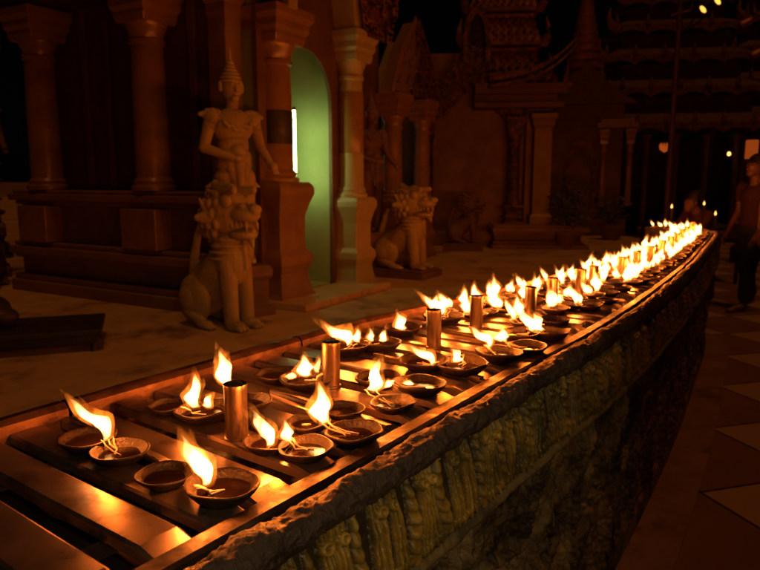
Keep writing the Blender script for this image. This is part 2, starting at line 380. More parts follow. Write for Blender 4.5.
# raised inner platform behind the lamp tray
edge = [ring(s, -WB-.06) for s in np.linspace(0, SMAX, 60)]
poly = [(float(e[0]), float(e[1])) for e in edge]
tail = [(1.9, 7.2), (4.4, 10.5), (4.5, 40), (-40, 40), (-40, -3)]
mb = MB(); allp = poly+tail; n = len(allp)
mb.add([(x, y, .38) for x, y in allp]+[(x, y, -.05) for x, y in allp], [tuple(range(n))]+[(i, (i+1) % n, n+(i+1) % n, n+i) for i in range(n)])
plat = tag(mb.build('platform', M['platform']), kind='structure')
# border stones along the foot of the wall
tag(sweep('pavement', M['kerb'], None, SM, [(.0, .004), (.19, .004), (.19, -.004)], smooth=20), kind='structure')

# ------------------------------------------------------------------ low wall that carries the tray
wall = empty('ornate_wall', (0, 0, 0), 0, 'long low curved wall with glazed relief frieze carrying the lamp tray', 'wall')
def d_cop(S, Q):
    d = (fbm(S*8, Q*3, 5, 3)-.5)*.018+(fbm(S*50, Q*10, 5, 8)-.5)*.013+np.clip(fbm(S*80, Q*16, 3, 12)-.6, 0, 1)*.02
    return d*np.clip(np.minimum(Q*8, 1), 0, 1)-.002
prof = []
for o_, z_ in [(.0105, .925), (.012, .94), (.018, .95), (.03, .955), (.043, .956), (.054, .952), (.062, .943), (.066, .931), (.064, .918), (.058, .908), (.05, .902), (.038, .90)]: prof.append((o_, z_))
_pp = np.array(prof); _l = np.concatenate([[0], np.cumsum(np.linalg.norm(np.diff(_pp, axis=0), axis=1))]); _q = np.linspace(0, _l[-1], 44)
prof_c = np.stack([np.interp(_q, _l, _pp[:, 0]), np.interp(_q, _l, _pp[:, 1])], 1)
sweep('coping', M['coping'], wall, SD, prof_c, d_cop)
def d_fr(S, Q):
    b = 1-Q; U = .118                                       # b: 0 bottom, 1 top
    wob = .005*np.sin(S*23)+.004*np.sin(S*61)
    k = np.floor((S+wob)/U); a = ((S+wob)/U-k-.5)                # -.5 .. .5
    alt = np.mod(k, 2)
    bend = .09*np.sin(b*PI*.9)*(alt*2-1)
    ac = a-bend
    w = .125*np.clip(1.1-(b-.25)**2*1.5, .12, 1.2)                # central spine of plump overlapping lobes
    sp_ = np.clip(1-(ac/w)**2, 0, 1)**.55
    ph = np.mod(b*6.5-np.abs(ac)*2.6+alt*.37, 1)
    h = .015*sp_*(.62+.38*np.sin(PI*ph**.6))
    for c0, rr, am in ((.19, .022, .012), (.255, .024, .014), (.325, .022, .011), (.39, .026, .015), (.46, .022, .012)):   # ribs that run up both sides
        cc = c0+.10*np.sin(b*2.9-.5)*(.5-c0)*2
        for sg in (-1, 1):
            h = np.maximum(h, am*np.clip(1-((a-sg*cc-bend*.5)/rr)**2, 0, 1)**.6)
    curl = np.hypot((np.abs(a)-.36)*1.0, (b-.80)*1.5); h = np.maximum(h, .02*np.clip(1-((curl-.07)/.045)**2, 0, 1)**.6)
    low_ = np.clip(1-((b-.06)/.06)**2, 0, 1)**.5*.012; h = np.maximum(h, low_)
    h = h*np.clip(.25+1.4*fbm(S*11, Q*2.4, 4, 15), .1, 1.25)+(fbm(S*34, Q*6, 4, 5)-.5)*.006
    return h+np.clip(vnoise(S*40, Q*1.0, 21)-.80, 0, 1)*.06*np.clip(1.1-Q, 0, 1)
frz = [(.034+.016*math.sin(t*PI*.5)+.012*t, .905-.142*t) for t in np.linspace(0, 1, 84)]
SF = np.concatenate([np.arange(.8, 3.4, .0017), np.arange(3.4, 5, .006), np.arange(5, SMAX, .03)])
sweep('frieze', M['frieze'], wall, SF, frz, lambda S, Q: d_fr(S, Q))
roll = [(.046+.03*math.sin(t*PI)**.8, .768-.046*t) for t in np.linspace(0, 1, 14)]
sweep('moulding', M['roll'], wall, SD, roll, lambda S, Q: (fbm(S*26, Q*2, 4, 9)-.5)*.012)
def d_low(S, Q):
    h = (fbm(S*14, Q*9, 5, 31)-.5)*.035+np.abs(fbm(S*38, Q*24, 4, 33)-.5)*-.05
    U = .36; k = np.floor(S/U); a = S/U-k-.5
    d1 = np.abs(a)-.43
    h = h+.022*np.clip(1-(d1/.03)**2, 0, 1)+.014*np.clip(1-((np.abs(a)-.36)/.025)**2, 0, 1)
    rr = np.hypot(a*1.0, (Q-.42)*1.7); h = h+.022*np.clip(1-((rr-.24)/.05)**2, 0, 1)+.02*np.clip(1-((rr-.1)/.06)**2, 0, 1)*(.6+.4*np.sin(np.arctan2(Q-.42, a)*8))
    return h*np.clip(Q*12, 0, 1)
low = [(.042-.036*min(t*3, 1)**1.2, .722-.63*t) for t in np.linspace(0, 1, 130)]
SL = np.concatenate([np.arange(.7, 3.4, .0045), np.arange(3.4, 5, .012), np.arange(5, SMAX, .03)])
sweep('lower_panel', M['lowwall'], wall, SL, low, lambda S, Q: d_low(S, Q))
sweep('plinth', M['lowwall'], wall, SM, [(-.02, .092), (.012, .09), (.018, .08), (.018, .0)], smooth=30)
sweep('inner_face', M['innerwall'], wall, SM, [(-WB-.055, .37), (-WB-.055, .885), (.0, .885), (.0, .3)], smooth=30)

# ------------------------------------------------------------------ the metal tray
tray = empty('lamp_tray', (0, 0, 0), 0, 'long curved metal tray of cross slats holding rows of oil lamps', 'lamp tray')
sweep('tray_bed', M['bed'], tray, SM, [(-WB-.005, .889), (-.006, .889)], smooth=30)
sweep('front_rail', M['rail'], tray, SD[::4], [(.008, .89), (.008, .945), (.002, .948), (-.026, .9465), (-.029, .943), (-.029, .90)], lambda S, Q: (fbm(S*8, Q*2, 3, 44)-.5)*.003, smooth=14)
s0 = .02
while s0 < SMAX-.3:                      # back lip made of folded sheets with butt joints
    s1 = s0+rnd.uniform(.55, .75); sv = np.linspace(s0, s1-.006, 12); t_ = rnd.uniform(-.006, .006)
    sweep('lip_sheet', M['lip'], tray, sv, [(-WB+.01, .889), (-WB+.004+t_, .953), (-WB-.006+t_, .961), (-WB-.028, .960), (-WB-.036, .952), (-WB-.036, .89)], lambda S, Q: (fbm(S*11, Q*3, 3, 50)-.5)*.008, smooth=40)
    s0 = s1
def slat(s_a, s_b, dz, tilt, o0=-WB+.012, o1=-.030):
    """one folded plate across the tray: flat top, edges turned down, cut corner at the front"""
    ns, no = 7, 14
    mb = MB(); w = s_b-s_a; prof = [(0, -.016), (.0015, -.003), (.006, 0), (w*.5, .0012), (w-.006, 0), (w-.0015, -.003), (w, -.016)]
    vs = []; warp = rnd.uniform(-.003, .003)
    for j in range(no):
        f = j/(no-1); o_ = o0+(o1-o0)*f
        for k, (ds, z) in enumerate(prof):
            x, y, _, _ = ring(s_a+ds+(f-.5)*tilt, o_)
            zz = TZ+dz+z+warp*math.sin(f*PI*1.3+k*.2)-(.010*max(0, (f-.93)/.07)**1.5)
            vs.append((float(x), float(y), zz))
    fs = [(j*ns+k, (j+1)*ns+k, (j+1)*ns+k+1, j*ns+k+1) for j in range(no-1) for k in range(ns-1)]
    fs += [tuple(k for k in range(ns)), tuple((no-1)*ns+k for k in range(ns))]
    mb.add(vs, fs)
    o = mb.build('slat', M['plate'], tray, 12)
    return o
s0 = .755+.438-.4*.0-3*.098-.012
ns_ = 0
while s0 < SMAX-.3 and ns_ < 96:
    w = rnd.choice([.066, .07, .062, .076]); slat(s0, s0+w, rnd.uniform(-.002, .001), rnd.uniform(-.012, .004)); ns_ += 1
    s0 += w+rnd.choice([.026, .03, .022, .034])
# raised angle bars lying between the slats
bars = []
sb = .755+.62
for k in range(9):
    a_ = sb+k*.335+rnd.uniform(-.03, .03)
    mb = MB(); vs = []; bo_ = rnd.choice([(-.36, -.045), (-.53, -.05), (-.54, -.22)])
    for j in range(10):
        f = j/9; o_ = bo_[0]+(bo_[1]-bo_[0])*f
        for ds, z in ((0, .9418), (.0, .9475), (.003, .9495), (.020, .9462), (.022, .9418), (.01, .9416)):
            x, y, _, _ = ring(a_+ds+(.5-f)*.03, o_); vs.append((float(x), float(y), z))
    mb.add(vs, [(j*6+q, (j+1)*6+q, (j+1)*6+(q+1) % 6, j*6+(q+1) % 6) for j in range(9) for q in range(6)]+[(0, 1, 2, 3, 4, 5), tuple(54+q for q in range(6))])
    mb.build('angle_bar', M['plate_edge'], tray, 30)
# underslung cross straps seen through the gaps
for o_ in (-.14, -.43):
    sweep('support_strap', M['plate_edge'], tray, SM, [(o_-.018, .915), (o_-.018, .919), (o_+.018, .919), (o_+.018, .915)], smooth=30)

# ------------------------------------------------------------------ oil lamps
def flame_pair(tongues):
    """outer gas envelope and the white-hot core inside it"""
    inn = []
    for (b, t, w, bend, th) in tongues: inn.append(((b[0]+t[0]*.045, b[1], b[2]+t[2]*.045), (t[0]*.80+rnd.uniform(-.002, .002), t[1]*.8, t[2]*.84), w*.78, bend*.86, th*.92))
    return flame_mesh([(b, (t[0]*1.08, t[1], t[2]*1.1), w*1.08, bend*1.08, th) for (b, t, w, bend, th) in tongues], 'flame'), flame_mesh(inn, 'flame_core', True)
def flame_mesh(tongues, name, core=False):
    """tongues: (base xyz, tip offset xyz, max half width, bend, thin)"""
    def one(mb, tg):
        (bx, by, bz), (tx, ty, tz), w, bend, thin = tg
        n = 14; K = 16; vs = []; L_ = math.hypot(tx, tz); px_, pz_ = -tz/L_, tx/L_
        for i in range(K+1):
            f = i/K
            r = w*((.52+.48*min(1, f/.30)**1.3) if f < .30 else max(0, 1-((f-.30)/.70)**1.15)**.9*(1+.10*math.sin(f*11+tx*200)))
            r = max(r, .0004)
            off = bend*(math.sin(f*PI*1.2)*.8+.55*math.sin(f*PI*2.4+.4))
            cx = bx+tx*f**1.1+px_*off; cy_ = by+ty*f; cz = bz+tz*f+pz_*off
            for k in range(n):
                a = 2*PI*k/n; rr = r*(1+.18*math.sin(2*a+f*7+tx*90)+.12*math.sin(3*a-f*10+bend*900))
                vs.append((cx+px_*-rr*math.cos(a), cy_+rr*thin*math.sin(a), cz-pz_*rr*math.cos(a)))
        fs = [(i*n+k, i*n+(k+1) % n, (i+1)*n+(k+1) % n, (i+1)*n+k) for i in range(K) for k in range(n)]
        fs += [tuple(range(n)), tuple(K*n+k for k in range(n))]
        mb.add(vs, fs)
    mb = MB(); lk = []
    if not core:
        for (b, t, w, bend, th) in tongues:
            if w < .008: continue
            rg = random.Random(int(abs(t[0])*1e6)+int(w*1e6))
            for q in range(rg.choice([0, 1, 1])):
                f0 = rg.uniform(.28, .5); sg = rg.choice([-1, 1]); Lq = rg.uniform(.32, .48)
                lk.append(((b[0]+t[0]*f0+sg*w*.35, b[1], b[2]+t[2]*f0), (t[0]*Lq+sg*w*rg.uniform(.3, .9), t[1]*.5, t[2]*Lq+abs(t[0])*.2), w*rg.uniform(.34, .5), sg*w*.3, th))
    for tg in list(tongues)+lk: one(mb, tg)
    me = mb.mesh(name)
    if len(tongues)+len(lk) > 1:
        o = bpy.data.objects.new('tmp', me)
        md = o.modifiers.new('r', 'REMESH'); md.mode = 'VOXEL'; md.voxel_size = .0013
        ms = o.modifiers.new('s', 'SMOOTH'); ms.iterations = 3
        me2 = evaluate(o); bpy.data.objects.remove(o); me = me2; me.name = name
    shade(me, 180); me.materials.clear(); me.materials.append(M['core' if core else 'flame'])
    return me
def bowl_mesh(seed):
    rg = random.Random(seed); mb = MB(); n = 40
    prof = [(.026, 0), (.031, .002), (.040, .012), (.0475, .024), (.0500, .0295), (.0502, .0325), (.0485, .0345), (.0462, .0335), (.0435, .029), (.038, .0205), (.030, .013), (.018, .009), (.004, .0082)]
    e1, e2, p1, p2 = rg.uniform(.01, .045), rg.uniform(.005, .02), rg.uniform(0, 6), rg.uniform(0, 6)
    vs = []
    for i, (r, z) in enumerate(prof):
        for k in range(n):
            a = 2*PI*k/n; q = r*(1+e1*math.cos(2*a+p1)+e2*math.cos(5*a+p2)); zz = z*.68+(.0016*math.sin(a+p2)+.0010*math.sin(4*a+p1))*(z/.03)
            vs.append((q*math.cos(a), q*math.sin(a), zz))
    fs = [(i*n+k, i*n+(k+1) % n, (i+1)*n+(k+1) % n, (i+1)*n+k) for i in range(len(prof)-1) for k in range(n)]
    fs += [tuple(range(n)), tuple((len(prof)-1)*n+k for k in range(n))]
    mb.add(vs, fs); me = mb.mesh('bowl'); shade(me, 60); me.materials.append(M['clay']); return me
BOWLS = [bowl_mesh(k) for k in range(5)]
def disc_mesh():
    mb = MB(); mb.lathe([(.0360, .0105), (.0374, .0121), (.035, .0123), (.0, .0122)], 32); me = mb.mesh('oil'); shade(me, 60); me.materials.append(M['oil']); return me
OILS = disc_mesh()
def wick_mesh(seed, ang, dist=.050):
    rg = random.Random(seed); mb = MB()
    for k in range(rg.choice([2, 2, 3])):
        a = ang+rg.uniform(-.14, .14)+(k-.7)*.12; d = Vector((math.cos(a), math.sin(a), 0)); sd = Vector((-d.y, d.x, 0)); ln = rg.uniform(.03, .055)
        q_ = max(dist, .034); pts = [d*(q_+.004)+Vector((0, 0, .0275)), d*(q_-.002)+Vector((0, 0, .0258)), d*(q_-.011)+sd*.002+Vector((0, 0, .0205)), d*.02+sd*rg.uniform(-.006, .006)+Vector((0, 0, .0142)), d*(.047-ln)+sd*rg.uniform(-.014, .014)+Vector((0, 0, .0134))]
        mb.tube(pts, [.0009, .0013, .0015, .0015, .0010], 7)
    me = mb.mesh('wick'); shade(me, 60); me.materials.append(M['wick']); return me
FBX = [-.042+.01*((k*7) % 3) for k in range(12)]
WICKS = [wick_mesh(k, math.atan2(.008, FBX[k]), math.hypot(.008, FBX[k])) for k in range(12)]
def point(parent, loc, w, r=.011):
    d = bpy.data.lights.new('flame_light', 'POINT'); d.energy = w; d.color = (1, .172, .013); d.shadow_soft_size = r
    o = bpy.data.objects.new('flame_light', d); C.objects.link(o); o.parent = parent; o.location = loc; return o
WATT = 1.15
def lamp(x, y, scale, label, group=None, fm=None, fbase=(-.046, .006, .036), fh=.06, bowl=0, wick=None, z=TZ+.0005, power=1.0, parts=True):
    r = empty('oil_lamp', (x, y, z), 0, label, 'oil lamp', group); r.scale = (scale,)*3
    b = mesh_obj('bowl', BOWLS[bowl % 5], M['clay'], r)
    if parts: mesh_obj('oil', OILS, M['oil'], r)
    if wick is not None: mesh_obj('wick', WICKS[wick % 12], M['wick'], r)
    if fm:
        fo_ = mesh_obj('flame', fm[0], M['flame'], r, fbase); mesh_obj('flame_core', fm[1], M['core'], fo_)
        point(r, (fbase[0]-.006, fbase[1], fbase[2]+.040), WATT*power)
    return r

# -- near lamps read off the photograph: bowl centre px, bowl width px, [flame base px, flame tip px, half width px, bend px]
NEAR = [
 (120, 450, 56, [(108, 441, 62, 392, 9.5, -9)], 'lit clay lamp at the far left end, flame streaming left over bare slats'),
 (223, 487, 76, [(207, 486, 180, 424, 12, -6)], 'largest lit clay lamp nearest the front, tall flame rising from its left rim'),
 (165, 473, 56, None, 'unlit reddish clay lamp just left of the nearest lit lamp'),
 (88, 438, 58, None, 'dark unlit clay lamp behind the far left flame'),
 (204, 411, 58, [(197, 408, 197, 366, 9, 5), (203, 406, 215, 391, 6, -3)], 'lit clay lamp left of the first metal tube with a forked flame'),
 (170, 404, 44, None, 'dark unlit lamp against the back lip, left of the forked flame'),
 (247, 402, 50, [(231, 386, 219, 342, 9.5, 4)], 'lit clay lamp half hidden behind the nearest metal tube, one tall flame'),
 (306, 447, 56, [(291, 441, 284, 415, 7, 3)], 'lit clay lamp with white wick and short flame, beside the front rail'),
 (268, 441, 50, [(271, 446, 250, 402, 9.5, -4)], 'lit clay lamp right of the nearest tube, flame leaning left behind a white wick bowl'),
 (354, 432, 58, [(327, 423, 319, 374, 11, 5)], 'lit clay lamp with round dark oil pool and a tall upright flame at its left'),
 (308, 421, 46, None, 'dim unlit clay lamp between the white wick lamp and the tall upright flame'),
 (306, 380, 52, [(308, 376, 304, 350, 9, 3), (318, 372, 320, 352, 4, 2), (297, 376, 280, 377, 4.5, -1)], 'lit lamp with three small flames left of the second metal tube'),
 (277, 374, 44, None, 'dark unlit lamp by the back lip, left of the three small flames'),
 (343, 408, 40, None, 'unlit clay lamp in front of the second metal tube'),
 (393, 402, 46, [(369, 391, 381, 353, 9.5, -5)], 'lit clay lamp with white wick whose flame leans to the right'),
 (420, 385, 54, [(391, 385, 386, 379, 7, 0), (408, 384, 409, 378, 7, 0)], 'wide clay lamp with two tiny round flames on its rim'),
 (378, 378, 46, None, 'unlit clay lamp right of the second metal tube'),
 (345, 347, 52, [(350, 345, 317, 321, 8.5, -6), (358, 342, 359, 325, 5, 2)], 'lit lamp at the back lip with a long flame blown to the left'),
 (379, 344, 46, [(373, 341, 369, 325, 4, 2), (380, 341, 386, 327, 5, -2)], 'lit lamp at the back with a small V shaped flame'),
 (424, 362, 50, [(434, 364, 403, 343, 6, -4)], 'lit lamp below the third metal tube with a low slanting flame'),
 (462, 366, 52, [(463, 359, 450, 345, 6, 4)], 'lit lamp in the front row with a short L shaped flame'),
 (499, 354, 48, [(490, 348, 466, 323, 6.5, -5)], 'lit lamp in the front row, flame sweeping up left from its rim'),
 (527, 347, 40, [(504, 341, 503, 326, 8, 3)], 'lit lamp in the front row with a squat square flame'),
 (402, 329, 40, [(405, 329, 397, 309, 6.5, 3)], 'lit lamp at the back lip left of the third metal tube'),
 (443, 318, 40, [(444, 314, 415, 292, 6, -5)], 'lit lamp behind the third metal tube, flame trailing up to the left'),
 (520, 334, 40, [(532, 331, 516, 306, 7, -3)], 'lit lamp with a thick leaning flame, right of the fourth metal tube'),
 (548, 333, 42, [(543, 330, 532, 310, 7, 4)], 'lit lamp in the front row, broad flame next to a thick leaning one'),
 (500, 304, 34, [(502, 306, 481, 297, 6, -2)], 'lit lamp at the back lip right of the fourth metal tube with a flat flame'),
]
placed = []
for (u, v, wpx, fl, label) in NEAR:
    x, y, t = ray_at(u, v, TZ+.018)
    sc_ = (wpx*t/664)/.1
    sc_ = min(max(sc_, .8), 1.22)
    placed.append((x, y))
    fm = None; fb = (0, 0, 0)
    if fl:
        tg = []
        u0, v0 = fl[0][0], fl[0][1]
        # the flame foot lies just over the rim; find it on the rim-height plane
        bx, by, bt = ray_at(u0, v0, TZ+.024*sc_)
        for (ub, vb, ut, vt, hw, bend) in fl:
            m_ = bt/664/sc_
            tg.append((((ub-u0)*m_, rnd.uniform(-.002, .002), -(vb-v0)*m_), ((ut-ub)*m_, rnd.uniform(-.006, .006), -(vt-vb)*m_*1.0+.002), hw*m_*1.04, bend*m_*1.1, .72))
        fm = flame_pair(tg); fb = ((bx-x)/sc_, (by-y)/sc_, .022)
    wk = None
    L_ = lamp(x, y, sc_, label, None, fm, fb, bowl=rnd.randrange(5), power=1.0)
    if fl:
        ang = math.atan2(fb[1], fb[0])
        mesh_obj('wick', wick_mesh(rnd.randrange(999), ang, math.hypot(fb[0], fb[1])), M['wick'], L_)

# -- shared flame shapes for the long run of lamps
FV = []
for k in range(12):
    h = rnd.uniform(.06, .094) if k % 6 else .10; ln = rnd.uniform(-.058, .0) if k % 7 else rnd.uniform(.01, .03)
    tg = [((0, 0, 0), (ln, rnd.uniform(-.01, .01), h), rnd.uniform(.016, .022), rnd.uniform(-.010, .009), .7)]
    if k % 2:
        tg.append(((rnd.choice([-.016, .016, .014]), .004, 0), (ln*.5+rnd.uniform(-.01, .015), 0, h*rnd.uniform(.45, .7)), rnd.uniform(.011, .015), rnd.uniform(-.006, .006), .7))
    FV.append(flame_pair(tg))
def clash(x, y, d): return any((x-a)**2+(y-b)**2 < d*d for a, b in placed)
# ------------------------------------------------------------------ metal tubes standing along the middle of the tray
tube_proto = None
TUBES = [(237, 440), (331, 388), (434, 349), (476, 330)]
tub_s = []
for (u, v) in TUBES:
    x, y, t = ray_at(u, v-2, TZ); tub_s.append(inv_ring(x, y))
for ds in (2.81, 3.0, 3.28, 3.44, 3.84, 4.14): tub_s.append((ds, -.285))
sx = 4.48
while sx < SMAX-.7: tub_s.append((sx, -.285+rnd.uniform(-.01, .01))); sx += rnd.uniform(.3, .36)
def make_tube(x, y, label, group=None):
    r = empty('metal_tube', (x, y, TZ+.0005), 0, label, 'metal tube', group)
    mb = MB(); mb.lathe([(.0215, 0), (.0215, .003), (.0195, .0045), (.0195, .088), (.0204, .09), (.0204, .097), (.0165, .097), (.0165, .09)], 32); mb.build('tube_body', M['post'], r, 40)
    mb = MB(); mb.lathe([(.0165, .09), (.016, .095), (.012, .0975), (.004, .099), (.0, .0992)], 24); mb.build('tube_cap', M['cap'], r, 60)
    return r
TL = ['shiny metal tube standing nearest, at left among the front lamps', 'metal tube second nearest, right of three small flames', 'metal tube third nearest, below the flame trailing up to the left', 'metal tube fourth nearest, left of the thick leaning flame']
for k, (s_, o_) in enumerate(tub_s):
    x, y, _, _ = ring(s_, o_); placed.append((float(x), float(y)))
    far = k >= len(TUBES)
    lab = TL[k] if not far else 'small metal tube among the dense flames of the far half of the tray'
    grp = None if not far else 'metal tubes among the far flames'
    if tube_proto is None: tube_proto = o = make_tube(float(x), float(y), lab)
    else:
        o = copy_tree(tube_proto); o.location = (float(x), float(y), TZ+.0005); o['label'] = lab
        if grp: o['group'] = grp
        o.rotation_euler = (rnd.uniform(-.03, .03), rnd.uniform(-.03, .03), rnd.uniform(0, 6)); o.scale = (1, 1, rnd.uniform(.93, 1.05))
# -- the long run
lit_protos = []; nfar = 0
rows = [-.135, -.215, -.375, -.485]
def lamp_label(s, row, lit):
    sec = 'middle stretch' if s < 5.0 else 'far bend'
    if not lit: return f'small unlit clay lamp among the flames in the {"middle stretch" if s<5.0 else "far bend"} of the tray', f'unlit lamps in the {sec}'
    side = 'outer row' if row < 2 else 'inner row'
    return f'small lit clay lamp in the {side} of the {sec} of the tray', f'lit lamps in the {side} of the {sec}'
protos = {}
s_ = 2.3
rowpos = [2.60, 2.50, 2.55, 2.5]
for row, o0 in enumerate(rows):
    s_ = rowpos[row]
    while s_ < SMAX-(.10 if row < 2 else .66):
        s_ += rnd.uniform(.066, .092) if s_ < 3.6 else rnd.uniform(.058, .078)
        ss = s_+rnd.uniform(-.02, .02); oo = o0+rnd.uniform(-.025, .025)
        if row == 0 and ss < 3.6 and rnd.random() < .55: continue
        x, y, _, _ = ring(ss, oo); x, y = float(x), float(y)
        if clash(x, y, .064 if ss < 3.6 else .052): continue
        placed.append((x, y))
        lit = ss > 6.5 or rnd.random() < ((.55 if row == 0 else .97) if ss < 3.6 else .97)
        lab, grp = lamp_label(ss, row, lit); scl = rnd.uniform(.85, 1.12)*(.86 if ss < 3.6 else .82)
        near = ss < 4.4
        key = (rnd.randrange(12) if lit else -1-rnd.randrange(3), near)
        if key not in protos:
            k = key[0]
            if lit:
                protos[key] = o = lamp(x, y, scl, lab, grp, FV[k], (FBX[k], .008, .022), bowl=k, wick=(k if near else None), power=.72, parts=near)
            else:
                protos[key] = o = lamp(x, y, scl, lab, grp, None, bowl=-k, parts=near)
        else:
            o = copy_tree(protos[key]); o.location = (x, y, TZ+.0005); o.scale = (scl,)*3; o['label'] = lab; o['group'] = grp
        nfar += 1
print('far lamps', nfar, 'slats', ns_)
exec_bg = True
#__BACKGROUND__
for k_ in ('cream', 'cream2', 'carved', 'carved2'): crevice_darken(M[k_])
# ------------------------------------------------------------------ statues
def lion_prims():
    P = []; Hd = []
    HS = Matrix.Translation((.10, 0, .66)) @ Matrix.Scale(1.27, 4) @ Matrix.Translation((-.10, 0, -.68))
    for sy in (-1, 1):
        P += [cap((.15, sy*.095, .50), (.19, sy*.10, .06), .085, .066), ell((.235, sy*.10, .04), (.095, .068, .04))]
        for k in (-1, 0, 1): P.append(cap((.27, sy*.10+k*.04, .034), (.325, sy*.10+k*.043, .022), .024, .018))
        P += [cap((.205, sy*.10, .3), (.235, sy*.10, .1), .03, .02)]                                  # shin ridge
        P += [ell((-.20, sy*.15, .20), (.185, .085, .19)), ell((-.23, sy*.19, .2), (.12, .06, .12)), cap((-.24, sy*.19, .12), (-.06, sy*.20, .04), .05, .045), ell((-.04, sy*.20, .035), (.10, .055, .035))]
        for k in (-1, 0, 1): P.append(cap((.0, sy*.20+k*.033, .03), (.055, sy*.20+k*.036, .02), .02, .015))
        Hd += [ell((.17, sy*.10, .93-.04), (.045, .035, .04)), cap((.10, sy*.07, .94), (.24, sy*.10, .95), .03, .024)]   # eye, brow
        Hd += [cap((.03, sy*.135, .83), (-.01, sy*.16, .90), .032, .010), cap((.05, sy*.13, .80), (.0, sy*.2, .80), .05, .02)]  # ear, jowl
        Hd += [cap((.30, sy*.055, .765), (.31, sy*.055, .725), .014, .004)]                              # fang
        for row in range(6):                                                                            # rows of tight mane curls
            for q in range(5):
                az = 1.15+q*.42+(row % 2)*.2; e = -.95+row*.36
                if az > 3.2: continue
                Hd.append(ell((.05+.150*math.cos(az)*math.cos(e), sy*.150*math.sin(az)*math.cos(e),   .80+.155*math.sin(e)), (.026, .026, .032)))
        for k in range(4): Hd.append(cap((.20+.03*k, sy*(.085-.012*k), .775), (.205+.03*k, sy*(.085-.012*k), .745), .010, .005))          # teeth
        Hd += [cap((.09, sy*.10, .925), (.02, sy*.12, .955), .022, .008), ell((.27, sy*.05, .86), (.03, .028, .02))]
    P += [ell((.13, 0, .50), (.15, .18, .19)), cap((.06, 0, .48), (-.22, 0, .24), .17, .19), ell((.10, 0, .62), (.15, .17, .1))]
    for z, r in ((.52, .195), (.565, .19), (.61, .182), (.655, .172)): P.append(ell((.10, 0, z), (r*.93, r, .022)))   # collar rings
    P += [ell((.23, 0, .52), (.035, .10, .10)), cap((.26, 0, .60), (.285, 0, .45), .035, .012)]          # bib
    Hd += [ell((.09, 0, .82), (.165, .15, .135)), ell((.24, 0, .815), (.115, .105, .05)), ell((.225, 0, .705), (.105, .09, .034)), ell((.34, 0, .845), (.035, .05, .03)),
          cap((.29, 0, .69), (.31, 0, .64), .03, .01), cap((.20, 0, .72), (.31, 0, .725), .03, .02)]
    Hd += [cap((.06, 0, .90), (-.01, 0, .98), .085, .03), cap((-.02, 0, .86), (-.07, 0, .92), .08, .03), ell((.12, 0, .95), (.05, .05, .04))]
    for t in range(5):
        z0 = .30+t*.085; P.append(cap((-.36+.012*t*t*.35, 0, z0), (-.355+.012*(t+1)**2*.35, 0, z0+.085), .05-.004*t, .046-.004*t))
    return P+[('e', HS @ p[1]) if p[0] == 'e' else ('c', HS @ p[1], HS @ p[2], p[3]*1.27, p[4]*1.27) for p in Hd]
LION = sculpt_mesh(lion_prims(), .0068, 'body', 2); LION.materials.append(M['cream'])
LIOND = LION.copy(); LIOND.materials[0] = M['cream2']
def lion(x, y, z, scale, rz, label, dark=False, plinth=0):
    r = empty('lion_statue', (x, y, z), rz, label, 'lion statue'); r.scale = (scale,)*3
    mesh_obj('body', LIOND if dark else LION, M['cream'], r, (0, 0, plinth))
    if plinth:
        mb = MB(); mb.box(-.46, .40, -.29, .29, 0, plinth*.75).box(-.43, .37, -.26, .26, plinth*.75-.001, plinth+.004)
        mb.build('plinth', M['cream2'], r, bevel=.008)
    return r
